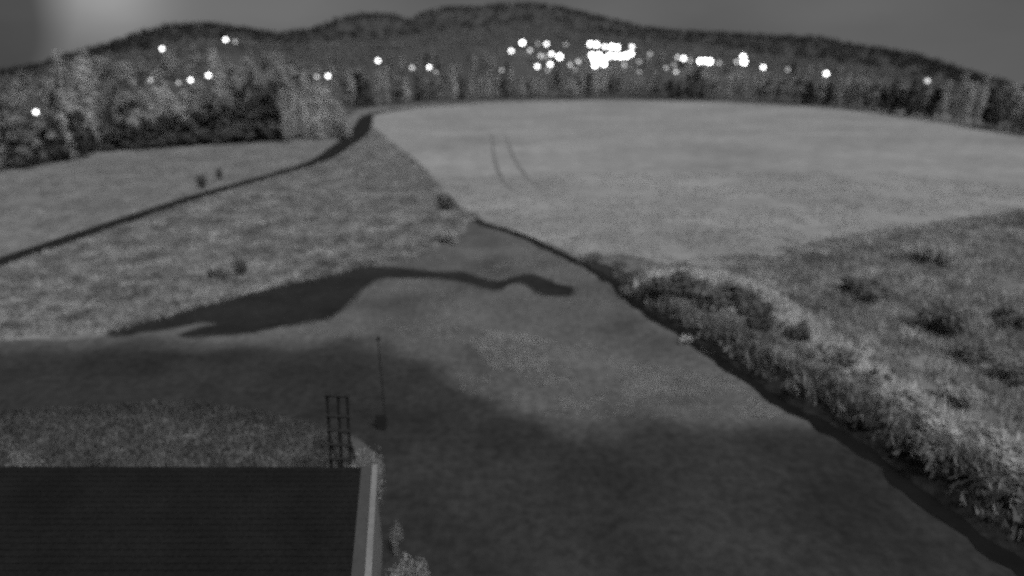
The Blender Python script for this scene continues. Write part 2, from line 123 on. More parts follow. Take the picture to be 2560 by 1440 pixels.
TREES = [(-74.0,295.7,0.6,0,15.0,1.93,'row'),(-71.7,297.5,0.1,2,16.0,3.94,'row'),(-68.5,303.3,0.1,2,13.0,3.91,'row'),(-64.9,308.2,0.2,0,15.6,2.21,'row'),(-61.0,312.5,0.2,0,18,1.9,'row'),(-57.5,322.4,0.5,1,11.5,3.65,'row'),(-53.3,324.7,0.4,0,12.4,1.76,'row'),(-49.0,332.5,0.6,2,13.4,2.73,'row'),(-45.7,334.2,0.6,1,13.5,3.5,'row'),(-41.9,335.7,0.5,1,11.6,3.08,'row'),(-38.8,339.2,0.6,0,11.3,2.06,'row'),(-35.2,339.4,0.5,1,14.9,2.94,'row'),(-30.3,339.0,0.3,0,14.5,1.9,'row'),(-27.4,343.5,0.5,2,11.8,3.57,'row'),(-21.9,344.5,0.4,0,13.9,1.76,'row'),(-17.7,352.6,0.8,0,11.8,1.67,'row'),(-13.2,347.8,0.3,0,14.9,2.34,'row'),(-8.3,355.3,0.8,0,11.8,1.8,'row'),(-4.9,353.9,0.6,2,11.8,2.84,'row'),(-0.1,356.6,0.7,1,10.8,3.3,'row'),(5.8,354.0,0.4,0,12.0,1.91,'row'),(9.9,358.2,0.6,1,13.1,3.39,'row'),(13.6,359.7,0.7,0,10.3,1.57,'row'),(17.0,358.8,0.5,0,11.5,1.99,'row'),(21.7,357.3,0.4,0,10.7,1.97,'row'),(27.2,359.1,0.4,0,12.6,1.73,'row'),(31.3,357.5,0.3,1,12.4,3.71,'row'),(35.7,359.7,0.4,0,10.2,1.74,'row'),(39.5,360.4,0.4,0,12.3,1.74,'row'),(44.2,366.1,0.7,1,13.1,4.24,'row'),(48.6,367.1,0.7,0,12.7,1.6,'row'),(52.2,367.0,0.7,0,11.9,2.08,'row'),(57.4,364.1,0.5,1,12.9,3.72,'row'),(61.9,360.4,0.4,1,15.3,2.83,'row'),(68.6,363.8,0.6,0,10.2,2.29,'row'),(71.8,363.1,0.6,0,10.9,2.11,'row'),(75.4,358.7,0.4,1,11.2,3.05,'row'),(78.8,361.1,0.6,0,13.4,1.74,'row'),(82.6,359.1,0.5,1,12.8,3.56,'row'),(87.0,354.0,0.3,2,11.8,4.08,'row'),(92.5,354.7,0.4,2,10.7,2.84,'row'),(96.6,351.1,0.2,2,14.8,3.65,'row'),(100.2,352.1,0.3,2,15.0,3.17,'row'),(103.3,349.3,0.2,2,12.5,3.03,'row'),(109.4,350.1,0.3,1,14.7,3.33,'row'),(113.4,352.9,0.4,1,12.8,3.38,'row'),(117.7,348.9,0.3,0,13.5,2.32,'row'),(121.7,346.5,0.3,0,16.5,1.9,'row'),(124.0,343.7,0.2,0,13.9,1.8,'row'),(126.5,335.8,0.0,0,13.9,1.52,'row'),(129.9,335.1,0.1,1,14.3,3.64,'row'),(133.0,331.9,0.1,1,14.7,3.27,'row'),(137.8,331.5,0.1,0,13.7,2.04,'row'),(140.2,328.6,0.1,1,13.2,3.59,'row'),(142.9,322.3,0.0,1,14.4,3.4,'row'),(145.8,321.9,0.1,1,16.4,3.24,'row'),(148.0,318.3,0.0,2,12.0,4.1,'row'),(150.5,315.7,0.0,1,14.7,4.07,'row'),(152.6,314.3,0.0,0,12.8,1.84,'row'),(155.4,313.7,0.1,2,11.1,4.17,'row'),(158.5,310.0,0.1,0,11.9,2.02,'row'),(159.5,304.5,-0.0,0,15.2,2.35,'row'),(160.5,300.8,-0.0,0,14.4,2.23,'row'),(162.2,297.8,-0.0,1,15.8,3.08,'row'),(160.7,288.2,-0.1,1,12.3,3.22,'row'),(164.3,287.4,-0.1,1,13.8,4.2,'row'),(163.0,279.7,-0.1,2,11.1,3.0,'row'),(164.8,276.3,-0.1,2,15.5,3.34,'row'),(163.1,268.1,-0.2,2,11.4,4.21,'row'),(167.3,267.4,-0.2,2,15.4,4.11,'row'),(166.6,259.7,-0.2,1,15.9,3.91,'row'),(166.2,255.2,-0.2,1,11.7,2.79,'row'),(168.3,252.5,-0.2,2,12.0,4.19,'row'),(168.7,248.1,-0.2,0,15.1,1.7,'row'),(166.7,237.5,-0.2,0,18,1.9,'row'),(169.7,237.1,-0.3,0,15.0,2.08,'row'),(169.5,229.6,-0.3,0,17,1.9,'row'),(167.9,221.7,-0.3,2,13.3,3.05,'row'),(167.5,217.1,-0.3,1,11.9,4.06,'row'),(166.9,212.4,-0.3,1,15.7,3.22,'row'),(166.9,208.3,-0.3,0,12.5,2.1,'row'),(168.4,206.4,-0.3,0,11.9,2.25,'row'),(166.1,198.7,-0.2,2,11.0,4.11,'row'),(169.4,198.5,-0.3,1,16.5,3.8,'row'),(212.5,272.4,-1.1,0,12.2,1.64,'slope'),(-98.0,414.6,6.9,1,9.5,3.26,'slope'),(234.0,321.2,-1.2,0,12.1,1.36,'slope'),(163.1,487.9,8.2,1,9.5,3.62,'slope'),(154.5,395.9,2.2,0,10.7,1.87,'slope'),(239.1,336.4,-1.1,2,8.2,3.08,'slope'),(111.2,529.8,14.8,0,8.9,1.23,'slope'),(131.4,501.9,12.4,2,9.2,2.88,'slope'),(-121.9,435.3,12.1,0,11.5,1.29,'slope'),(264.6,317.5,-1.8,1,12.2,2.42,'slope'),(-36.3,396.1,4.7,0,12.5,1.93,'slope'),(-148.0,418.4,13.4,0,9.8,1.87,'slope'),(232.0,428.5,3.0,1,12.3,3.24,'slope'),(48.5,400.0,3.2,1,11.1,3.41,'slope'),(202.0,295.0,-0.5,2,9.4,2.89,'slope'),(179.8,370.1,1.7,0,8.1,1.87,'slope'),(201.2,260.2,-0.9,1,12.7,3.67,'slope'),(65.0,501.5,11.8,0,6.9,1.58,'slope'),(-114.4,346.7,8.1,1,11.4,3.25,'slope'),(-84.2,369.4,3.9,1,10.9,2.62,'slope'),(-99.1,391.5,6.7,0,8.6,1.93,'slope'),(-3.0,459.7,9.6,2,8.8,3.75,'slope'),(213.3,490.4,6.1,2,11.7,3.77,'slope'),(229.9,378.6,0.5,1,8.2,2.79,'slope'),(16.8,535.7,16.5,1,5.7,3.75,'slope'),(-77.9,460.5,10.3,0,12.8,1.91,'slope'),(222.1,480.4,5.6,0,11.4,1.4,'slope'),(242.9,319.9,-1.6,1,8.5,2.61,'slope'),(-80.1,402.4,5.9,1,10.5,2.79,'slope'),(67.9,440.4,6.4,0,11.8,1.23,'slope'),(-65.6,363.6,3.1,0,9.8,1.85,'slope'),(244.9,312.9,-1.8,1,9.8,3.35,'slope'),(192.2,243.4,-0.7,1,8.9,3.1,'slope'),(-109.8,322.3,6.9,1,12.1,3.38,'slope'),(225.3,288.2,-1.4,0,12.8,1.8,'slope'),(183.2,301.0,-0.0,1,11.1,2.83,'slope'),(196.2,376.3,1.8,0,9.7,1.65,'slope'),(-95.0,316.0,5.6,0,12.9,1.6,'slope'),(-65.0,444.3,9.0,1,9.7,2.35,'slope'),(170.2,392.0,2.3,0,8.9,1.3,'slope'),(-104.9,333.5,6.9,1,9.2,3.39,'slope'),(121.6,421.8,5.0,2,9.7,3.64,'slope'),(152.2,520.6,12.6,1,9.3,2.81,'slope'),(128.3,451.4,7.3,1,8.0,3.56,'slope'),(117.2,505.6,12.7,0,12.4,1.65,'slope'),(188.0,222.4,-0.5,2,8.7,3.9,'slope'),(185.1,283.9,-0.3,0,9.3,1.24,'slope'),(107.6,514.5,13.4,0,6.1,1.77,'slope'),(133.9,487.9,10.7,0,12.4,1.42,'slope'),(28.2,401.0,3.6,2,8.4,3.24,'slope'),(201.6,269.2,-0.8,2,12.8,3.87,'slope'),(-60.8,502.7,14.4,0,13.0,1.21,'slope'),(-127.0,350.8,9.5,1,10.6,2.41,'slope'),(111.6,418.2,5.0,0,11.2,1.58,'slope'),(141.5,474.5,8.7,0,6.4,1.92,'slope'),(271.3,375.9,-1.5,1,9.6,2.81,'slope'),(-13.9,461.4,9.9,0,10.9,1.67,'slope'),(62.7,423.3,4.9,1,9.5,2.54,'slope'),(32.5,446.3,7.4,1,10.3,3.74,'slope'),(238.6,277.7,-1.2,0,10.9,1.63,'slope'),(-66.4,507.5,14.7,2,10.9,3.52,'slope'),(225.1,470.5,5.2,0,9.5,1.44,'slope'),(-1.0,415.8,5.5,0,10.7,1.66,'slope'),(-20.3,508.7,14.6,0,9.6,1.85,'slope'),(197.7,328.0,0.2,0,8.9,1.27,'slope'),(175.7,205.6,-0.3,0,8.2,1.91,'slope'),(241.2,343.6,-1.1,0,9.1,1.38,'slope'),(215.0,262.6,-1.1,0,11.2,1.91,'slope'),(71.9,457.9,7.9,1,10.3,2.46,'slope'),(-90.9,303.6,4.9,0,6.5,1.75,'slope'),(160.8,521.3,11.8,1,10.5,3.59,'slope'),(-77.5,377.5,4.2,0,11.8,1.63,'slope'),(118.9,524.7,14.5,1,10.8,2.45,'slope'),(-70.8,405.4,6.0,1,9.1,2.36,'slope'),(-7.4,381.1,2.7,1,8.8,2.83,'slope'),(214.2,291.7,-0.9,1,11.3,3.61,'slope'),(59.8,529.0,14.6,0,12.0,1.46,'slope'),(40.5,456.5,8.2,0,11.6,1.53,'slope'),(228.3,453.7,4.5,1,12.3,2.56,'slope'),(59.3,391.6,2.4,1,8.2,3.59,'slope'),(177.7,449.1,4.4,0,7.0,1.78,'slope'),(-37.6,440.2,8.5,1,10.2,3.09,'slope'),(179.9,408.5,2.9,0,12.2,1.52,'slope'),(34.9,520.5,14.4,2,9.4,2.79,'slope'),(28.7,412.3,4.5,2,9.4,4.03,'slope'),(225.7,272.3,-1.2,1,12.0,3.73,'slope'),(251.1,326.4,-1.8,1,11.1,3.51,'slope'),(277.7,350.9,-2.6,0,11.7,1.7,'slope'),(-26.8,464.2,10.4,0,12.4,1.6,'slope'),(216.1,325.7,-0.5,2,9.1,3.05,'slope'),(-137.4,440.3,13.4,1,8.8,3.5,'slope'),(226.2,345.8,-0.5,1,7.6,3.29,'slope'),(173.6,287.7,-0.1,1,8.8,2.6,'slope'),(222.4,330.3,-0.6,0,9.1,1.21,'slope'),(92.5,424.6,5.4,1,10.0,2.51,'slope'),(241.8,440.8,3.1,2,11.2,2.75,'slope'),(-22.8,371.1,2.3,1,12.5,2.4,'slope'),(172.4,297.1,0.1,2,9.2,3.34,'slope'),(39.1,380.6,1.8,2,10.0,2.7,'slope'),(-90.2,480.0,11.8,1,11.5,2.94,'slope'),(255.5,406.0,0.1,0,8.9,1.23,'slope'),(169.1,425.9,3.5,1,8.9,2.96,'slope'),(218.6,276.1,-1.3,2,9.3,3.47,'slope'),(-20.1,478.4,11.6,1,12.4,2.74,'slope'),(258.4,337.1,-2.0,0,10.6,1.34,'slope'),(-68.4,478.7,12.0,1,12.4,3.1,'slope'),(-99.3,354.8,7.3,0,10.5,1.71,'slope'),(-13.6,375.6,2.4,1,11.0,2.56,'slope'),(117.7,515.5,13.6,1,12.8,3.4,'slope'),(14.1,368.9,1.3,0,8.9,1.6,'slope'),(258.1,305.1,-1.6,0,12.0,1.56,'slope'),(237.5,289.3,-1.5,2,10.4,4.1,'slope'),(-96.2,366.7,6.3,1,8.5,2.76,'slope'),(-130.1,366.1,10.1,0,11.4,1.56,'slope'),(-110.8,339.5,7.6,0,10.0,1.33,'slope'),(96.8,481.6,10.3,1,9.9,2.8,'slope'),(-52.4,456.5,10.2,2,11.4,2.65,'slope'),(191.6,266.3,-0.5,0,10.7,1.45,'slope'),(249.0,448.2,3.1,0,8.6,1.24,'slope'),(43.3,374.1,1.3,2,8.6,3.31,'slope'),(-80.4,431.6,8.0,1,11.3,2.54,'slope'),(111.8,485.0,10.8,1,8.2,3.31,'slope'),(-13.1,489.3,12.6,0,10.2,1.4,'slope'),(-77.8,475.6,11.6,0,8.5,1.89,'slope'),(252.0,399.3,-0.1,2,9.6,3.43,'slope'),(-111.2,165.7,-0.1,2,4.0,3.28,'thicket'),(-108.9,167.0,-0.1,2,4.3,3.32,'thicket'),(-106.7,167.2,-0.1,2,4.9,3.39,'thicket'),(-105.0,169.3,-0.1,2,5.5,3.46,'thicket'),(-101.9,169.5,-0.1,2,6.0,3.52,'thicket'),(-99.5,171.7,-0.1,2,6.9,3.62,'thicket'),(-96.7,173.4,-0.1,2,7.3,3.67,'thicket'),(-94.8,174.9,-0.1,2,8.6,3.83,'thicket'),(-92.1,176.2,-0.1,2,8.1,3.77,'thicket'),(-89.7,178.4,-0.0,2,9.7,3.97,'thicket'),(-87.7,178.8,-0.1,2,10.3,4.04,'thicket'),(-84.1,180.1,-0.1,2,10.0,4.0,'thicket'),(-81.1,181.9,-0.1,2,11.7,4.2,'thicket'),(-78.2,182.2,-0.1,2,12.2,4.27,'thicket'),(-75.5,183.0,-0.1,2,13.2,4.39,'thicket'),(-73.1,185.2,-0.1,2,13.4,4.41,'thicket'),(-70.3,185.8,-0.1,2,11.9,4.23,'thicket'),(-100.6,172.8,-0.0,2,8.0,4,'thicket'),(-97.4,174.7,-0.0,2,8.9,4,'thicket'),(-94.1,176.7,-0.0,2,9.8,4,'thicket'),(-90.6,178.5,-0.0,2,10.7,4,'thicket'),(-87.0,180.2,-0.0,2,11.6,4,'thicket'),(-83.3,181.8,-0.0,2,12.4,4,'thicket'),(-79.5,183.5,-0.0,2,13.3,4,'thicket'),(-75.7,185.2,-0.0,2,14.2,4,'thicket'),(-71.8,186.9,-0.1,2,15.1,4,'thicket'),(-114.8,164.7,0.1,0,25.1,2.6,'tall'),(-118.2,175.1,0.2,0,23.5,2.6,'tall'),(-120.5,183.6,0.6,0,24.7,2.6,'tall'),(-117.9,185.8,0.7,0,22.6,2.6,'tall'),(-112.1,180.1,0.4,1,23.0,4.2,'tall'),(-107.6,177.7,0.2,1,14.9,4.2,'tall'),(-105.8,180.5,0.3,1,14.0,4.2,'tall'),(-105.5,184.7,0.5,0,14.1,2.6,'tall'),(-104.3,190.8,0.8,0,14.1,2.6,'tall'),(-100.2,188.9,0.7,0,13.1,2.6,'tall'),(-98.9,192.7,0.8,0,13.2,2.6,'tall'),(-93.4,189.1,0.5,0,15.9,2.6,'tall'),(-90.7,191.5,0.6,1,15.2,4.2,'tall'),(-92.3,200.7,1.2,0,24.3,2.6,'tall'),(-83.0,189.1,0.3,0,20.8,2.6,'tall'),(-81.4,189.2,0.3,1,24.8,4.2,'tall'),(-78.9,194.0,0.4,1,24.0,4.2,'tall'),(-78.0,202.0,0.7,1,24.9,4.2,'tall'),(-70.7,191.4,0.1,1,26.0,4.2,'tall'),(-69.4,193.4,0.1,0,24.4,2.6,'tall'),(-65.5,182.4,-0.2,0,15,1.8,'bend'),(-65.6,189.5,-0.2,0,21,2.2,'bend'),(-62.3,189.9,-0.2,0,19,2.0,'bend'),(-58.2,188.7,-0.2,0,16,2.2,'bend'),(-55.8,193.1,-0.2,0,15,2.4,'bend'),(-53.0,192.9,-0.2,0,11,2.4,'bend'),(-50.3,190.0,-0.2,0,7,2.0,'bend'),(-115.9,134.5,-0.2,0,11.2,1.8,'corner'),(-114.2,135.0,-0.2,0,8.8,1.8,'corner'),(-115.6,138.0,-0.1,0,9.1,1.8,'corner'),(-114.7,139.4,-0.1,0,12.1,1.8,'corner'),(-113.4,140.1,-0.2,2,10.8,3,'corner'),(-111.0,140.0,-0.2,1,10.3,3,'corner'),(-113.4,145.1,-0.1,1,8.3,3,'corner'),(-113.1,146.4,-0.1,1,11.0,3,'corner'),(-110.3,146.4,-0.2,1,10.2,3,'corner'),(-110.6,148.1,-0.2,2,9.4,3,'corner'),(-109.6,149.4,-0.2,2,11.3,3,'corner'),(-109.0,152.6,-0.2,0,11.1,1.8,'corner'),(-108.8,154.8,-0.1,2,11.5,3,'corner'),(-111.2,162.1,-0.1,2,12.3,3,'corner'),(-139.0,161.4,0.3,1,16.7,3.8,'cornerback'),(-122.1,145.0,-0.0,1,17.7,3.8,'cornerback'),(-123.7,148.6,0.0,2,16.9,3.8,'cornerback'),(-132.7,162.2,0.2,2,17.6,3.8,'cornerback'),(-131.0,164.0,0.2,1,8.3,3.8,'cornerback'),(-124.0,158.7,0.1,1,9.6,3.8,'cornerback'),(-126.0,163.2,0.2,1,8.3,3.8,'cornerback'),(-117.9,155.6,0.0,1,9.7,3.8,'cornerback'),(-120.6,162.7,0.2,2,8.3,3.8,'cornerback'),(-128.7,178.2,0.6,1,16.1,3.8,'cornerback'),(-127.2,180.3,0.7,2,18.3,3.8,'cornerback'),(-129.4,186.2,0.9,1,15.9,3.8,'cornerback'),(-187.8,329.6,10.6,1,12.4,3.48,'leftslope'),(-170.2,255.7,4.1,0,11.4,3.38,'leftslope'),(-188.9,264.6,3.9,1,11.6,2.57,'leftslope'),(-148.8,239.1,3.6,1,11.2,3.47,'leftslope'),(-155.0,184.9,0.8,1,11.2,3.6,'leftslope'),(-204.1,249.5,2.1,1,13.3,2.88,'leftslope'),(-164.5,334.6,12.1,1,11.1,3.41,'leftslope'),(-235.2,310.6,4.5,0,12.1,2.6,'leftslope'),(-183.1,245.0,2.6,1,10.6,3.35,'leftslope'),(-135.3,401.5,11.7,1,11.0,3.26,'leftslope'),(-130.2,261.3,5.8,0,11.7,3.41,'leftslope'),(-96.3,305.6,5.3,0,12.1,3.56,'leftslope'),(-221.3,334.2,8.5,0,11.2,2.71,'leftslope'),(-194.4,319.7,9.0,0,10.9,3.27,'leftslope'),(-111.1,332.1,7.3,1,12.5,3.27,'leftslope'),(-107.9,392.7,9.2,1,13.2,2.83,'leftslope'),(-72.7,282.1,0.9,1,13.7,3.21,'leftslope'),(-89.1,320.0,5.4,1,10.3,2.88,'leftslope'),(-175.9,362.5,14.7,1,14.0,3.2,'leftslope'),(-93.6,248.5,3.3,1,12.7,2.79,'leftslope'),(-198.6,257.4,2.5,0,11.4,2.98,'leftslope'),(-122.3,375.5,9.8,1,10.4,2.82,'leftslope'),(-94.5,272.6,4.0,1,10.5,2.72,'leftslope'),(-167.4,283.5,6.8,0,14.1,2.41,'leftslope'),(-146.1,187.4,0.7,1,10.4,3.28,'leftslope'),(-163.6,226.7,2.3,0,13.5,2.56,'leftslope'),(-109.7,246.9,4.6,1,12.8,2.95,'leftslope'),(-157.1,310.9,9.9,1,11.1,2.61,'leftslope'),(-89.9,367.2,4.1,1,14.4,3.03,'leftslope'),(-154.9,385.0,14.5,1,11.4,3.13,'leftslope'),(-131.7,239.4,4.1,0,13.9,3.44,'leftslope'),(-207.1,324.6,8.6,1,13.9,3.03,'leftslope'),(-113.1,417.3,10.3,1,13.3,2.97,'leftslope'),(-160.9,350.8,13.7,1,11.5,2.79,'leftslope'),(-184.0,335.2,11.5,1,10.7,2.62,'leftslope'),(-160.2,202.1,0.9,1,11.3,3.4,'leftslope'),(-91.9,235.0,2.7,1,14.3,3.59,'leftslope'),(-173.4,212.1,1.3,1,12.5,3.19,'leftslope'),(-94.9,257.1,3.7,1,13.7,3.48,'leftslope'),(-142.5,398.9,12.4,1,11.7,3.5,'leftslope'),(-139.3,257.4,5.5,1,14.7,3.48,'leftslope'),(-133.0,304.1,9.5,1,13.8,3.15,'leftslope'),(-116.9,296.3,7.1,0,13.3,2.52,'leftslope'),(-152.2,265.1,5.7,1,13.4,2.84,'leftslope'),(-191.5,357.7,13.7,1,9.1,3.43,'leftslope'),(-176.4,334.5,11.8,0,13.8,3.14,'leftslope'),(-89.2,307.6,4.9,1,7.1,3.59,'leftslope'),(-138.5,377.3,11.6,1,10.7,3.39,'leftslope'),(-110.3,336.6,7.4,1,11.5,3.37,'leftslope'),(-139.6,304.8,9.6,1,12.6,2.92,'leftslope')]
SHRUBS = [(17.35,59.54,6.56,3.61,2),(20.76,58.89,7.61,4.18,2),(23.13,56.11,5.94,3.59,2),(22.51,50.68,3.44,3.03,2),(25.74,49.61,3.23,3.2,2),(26.43,44.35,3.68,3.03,2),(27.84,40.34,2.57,2.55,2),(25.89,31.82,3.08,2.37,2),(40.42,52.38,5.33,4.69,2),(38.49,61.45,6.94,3.05,2),(47.86,54.47,4.34,2.86,2),(39.46,46.43,3.97,2.62,2),(40.23,42.74,3.85,2.96,2),(27.47,28.07,3.16,2.09,2),(12.61,61.45,2.29,2.02,2),(26.0,52.38,2.88,1.9,0),(24.74,45.37,2.81,1.86,0),(21.44,44.69,1.67,1.29,0),(28.66,46.79,3.64,2.2,0),(27.77,37.14,3.18,1.92,0),(28.51,34.1,3.46,1.9,0),(30.71,33.24,3.9,2.14,0),(30.19,30.12,3.35,1.85,0),(33.42,39.78,3.48,1.91,0),(50.95,72.82,4.18,3.22,0),(53.48,72.06,3.86,2.55,0),(21.4,55.14,1.94,1.28,0),(19.71,67.05,3.92,1.29,0),(26.12,59.21,3.14,1.55,0),(15.9,50.1,1.23,1.08,0),(-32.47,68.42,2.04,2.47,2),(-34.38,68.42,3.04,1.17,2),(-10.62,102.33,4.39,2.42,2),(-60.85,118.74,2.66,2.93,2),(-61.1,127.58,1.95,2.57,2),(-8.44,82.35,3.91,2.15,0)]

# ---------------------------------------------------------------- helpers
def tag(o, label=None, cat=None, group=None, kind=None):
    if label: o['label'] = label
    if cat: o['category'] = cat
    if group: o['group'] = group
    if kind: o['kind'] = kind
    return o

def mesh_obj(name, verts, faces, mat, parent=None, smooth=False):
    me = bpy.data.meshes.new(name)
    me.from_pydata([tuple(map(float, v)) for v in verts], [], faces)
    me.update()
    if smooth:
        me.polygons.foreach_set('use_smooth', [True] * len(me.polygons))
    me.materials.append(mat)
    o = bpy.data.objects.new(name, me)
    C.objects.link(o)
    o.parent = parent
    return o

def link(name, me, parent=None, loc=None):
    o = bpy.data.objects.new(name, me)
    C.objects.link(o)
    o.parent = parent
    if loc: o.location = loc
    return o

def empty(name, loc, rz=0.0):
    o = bpy.data.objects.new(name, None)
    o.empty_display_size = .3
    C.objects.link(o)
    o.location = loc
    o.rotation_euler = (0, 0, rz)
    return o

def copy_tree(o, parent=None):
    c = o.copy(); C.objects.link(c); c.parent = parent
    for ch in list(o.children):
        copy_tree(ch, c)
    return c

def mat(name, lo, hi, scale=1.0, rough=.9, spec=.2, sheen=0.0, detail=6, stretch=(1, 1, 1), scale2=None, amount2=.25,
        rand=0.0, bump=0.0, trans=0.0):
    """Monochrome surface: value between lo and hi by a large noise, broken again by a fine one."""
    m = bpy.data.materials.new(name)
    m.use_nodes = True
    t = m.node_tree; nd = t.nodes; lk = t.links
    p = nd['Principled BSDF']
    p.inputs['Roughness'].default_value = rough
    p.inputs['Specular IOR Level'].default_value = spec
    p.inputs['Sheen Weight'].default_value = sheen
    p.inputs['Sheen Roughness'].default_value = .6
    tc = nd.new('ShaderNodeTexCoord'); mp = nd.new('ShaderNodeMapping')
    mp.inputs['Scale'].default_value = stretch
    lk.new(tc.outputs['Object'], mp.inputs[0])
    n1 = nd.new('ShaderNodeTexNoise'); n1.inputs['Scale'].default_value = scale; n1.inputs['Detail'].default_value = detail
    n1.inputs['Roughness'].default_value = .6
    lk.new(mp.outputs[0], n1.inputs['Vector'])
    r = nd.new('ShaderNodeMapRange')
    r.inputs[1].default_value = .32; r.inputs[2].default_value = .68
    r.inputs[3].default_value = lo; r.inputs[4].default_value = hi
    lk.new(n1.outputs[0], r.inputs[0])
    val = r.outputs[0]
    if scale2:
        n2 = nd.new('ShaderNodeTexNoise'); n2.inputs['Scale'].default_value = scale2; n2.inputs['Detail'].default_value = 3
        lk.new(mp.outputs[0], n2.inputs['Vector'])
        r2 = nd.new('ShaderNodeMapRange'); r2.inputs[1].default_value = .3; r2.inputs[2].default_value = .7
        r2.inputs[3].default_value = 1 - amount2; r2.inputs[4].default_value = 1 + amount2
        lk.new(n2.outputs[0], r2.inputs[0])
        mu = nd.new('ShaderNodeMath'); mu.operation = 'MULTIPLY'
        lk.new(val, mu.inputs[0]); lk.new(r2.outputs[0], mu.inputs[1]); val = mu.outputs[0]
        if bump:
            b = nd.new('ShaderNodeBump'); b.inputs['Strength'].default_value = bump; b.inputs['Distance'].default_value = .1
            lk.new(n2.outputs[0], b.inputs['Height']); lk.new(b.outputs[0], p.inputs['Normal'])
    if rand:
        oi = nd.new('ShaderNodeObjectInfo'); r3 = nd.new('ShaderNodeMapRange')
        r3.inputs[3].default_value = 1 - rand; r3.inputs[4].default_value = 1 + rand
        lk.new(oi.outputs['Random'], r3.inputs[0])
        mu = nd.new('ShaderNodeMath'); mu.operation = 'MULTIPLY'
        lk.new(val, mu.inputs[0]); lk.new(r3.outputs[0], mu.inputs[1]); val = mu.outputs[0]
    lk.new(val, p.inputs['Base Color'])
    if trans:
        tr = nd.new('ShaderNodeBsdfTranslucent'); mx = nd.new('ShaderNodeMixShader')
        mx.inputs[0].default_value = trans
        lk.new(val, tr.inputs['Color'])
        lk.new(p.outputs[0], mx.inputs[1]); lk.new(tr.outputs[0], mx.inputs[2])
        lk.new(mx.outputs[0], nd['Material Output'].inputs['Surface'])
    m['value_socket'] = 1
    return m

def emit(name, strength):
    m = bpy.data.materials.new(name); m.use_nodes = True
    p = m.node_tree.nodes['Principled BSDF']
    p.inputs['Base Color'].default_value = (.8, .8, .8, 1)
    p.inputs['Emission Color'].default_value = (1, 1, 1, 1)
    p.inputs['Emission Strength'].default_value = strength
    return m

M = {
    'meadow': mat('meadow_grass', .10, .24, .12, sheen=.2, scale2=.55, amount2=.4, bump=.5),
    'hay': mat('mown_hay', .22, .37, .035, sheen=.3, scale2=.3, amount2=.22, stretch=(.8, 1.3, 1), detail=8, bump=.2),
    'track': mat('worn_track', .14, .2, .3, sheen=.1),
    'asphalt': mat('asphalt', .016, .026, .4, rough=.85, spec=.1, scale2=4, amount2=.2),
    'water': mat('pond_water', .018, .034, .25, rough=.2, spec=.25, scale2=1.5, amount2=.2, bump=.08),
    'stream': mat('stream_water', .01, .016, .4, rough=.3, spec=.2),
    'bank': mat('bank_soil', .10, .2, .5, scale2=3, amount2=.35, bump=.5),
    'hill': mat('wooded_hill', .06, .105, .02, scale2=.2, amount2=.4),
    'wood': mat('far_wood', .03, .055, .006, scale2=.04, amount2=.3),
    'tuft_pale': mat('tall_grass', .2, .62, .2, sheen=.2, scale2=.6, amount2=.4, trans=.4),
    'tuft_low': mat('low_weed', .42, .6, .3, trans=.4),
    'leaf_pale': mat('leaf_pale', .5, .72, .4, rand=.25, trans=.4),
    'leaf_mid': mat('leaf_mid', .28, .44, .4, rand=.3, trans=.35),
    'leaf_dark': mat('leaf_dark', .08, .13, .4, rand=.3, trans=.25),
    'leaf_dim': mat('leaf_dim', .10, .17, 1.5, rand=.2, trans=.3),
    'mound': mat('mound_turf', .09, .14, .5, scale2=3, amount2=.3, bump=.4),
    'tuft_dim': mat('dim_grass', .09, .18, .5, trans=.3),
    'slope_wood': mat('slope_wood', .15, .27, .03, scale2=.2, amount2=.4, trans=.3),
    'bank_face': mat('wet_bank_face', .022, .05, .6, scale2=3, amount2=.4, bump=.5),  # darker copy of the bank soil, the face's shade put into the colour
    'rush': mat('dark_rush', .17, .32, .3, trans=.25),
    'crest': mat('crest_grass', .6, .85, .4, trans=.4),
    'shrub_dark': mat('shrub_dark', .15, .26, .8, rand=.3, trans=.3),
    'scrub': mat('scrub_grass', .3, .66, .25, scale2=.8, amount2=.35, trans=.4),
    'thicket': mat('leaf_thicket', .11, .17, .4, rand=.3, trans=.2),
    'bush_pale': mat('bush_pale', .3, .45, 2.0, rand=.15, trans=.35),
    'margin': mat('wet_margin', .05, .085, .6, scale2=2, amount2=.3),
    'bark': mat('bark', .05, .1, 2.0),
    'roof': mat('roof_felt', .013, .02, .35, rough=.95, spec=.1, scale2=6, amount2=.25),
    'verge': mat('verge_sheet', .07, .09, .6, rough=.6, spec=.3, scale2=5, amount2=.1),
    'render': mat('pale_render', .2, .28, .5, scale2=4, amount2=.08),
    'steel': mat('dark_steel', .02, .03, 2.0, rough=.7, spec=.2),
    'pole': mat('weathered_pole', .025, .035, 2.0, spec=.1),
    'galv': mat('galvanised_post', .12, .2, 2.0, rough=.6),
}

def tab(t, a):
    a = max(t[0][0], min(t[-1][0], a))
    i = max(1, min(len(t) - 1, bisect.bisect_left([q[0] for q in t], a)))
    (a0, v0), (a1, v1) = t[i - 1], t[i]
    return v0 + (v1 - v0) * (a - a0) / (a1 - a0)

def hill_height(a, D):
    d0, d1, d2 = tab(D0T, a), tab(D1T, a), tab(D2T, a)
    h1 = EYE + d1 * math.tan(R(tab(SHELF, a))) - 9
    h2 = EYE + d2 * math.tan(R(tab(SKYLINE, a))) - 9
    if D <= d0: return 0.0
    if D <= d1:
        return h1 * ((D - d0) / (d1 - d0)) ** 1.15
    if D <= d2:
        t = (D - d1) / (d2 - d1); s = t * t * (3 - 2 * t) * .6 + t * .4
        return h1 + (h2 - h1) * s
    return h2 - (D - d2) * .14

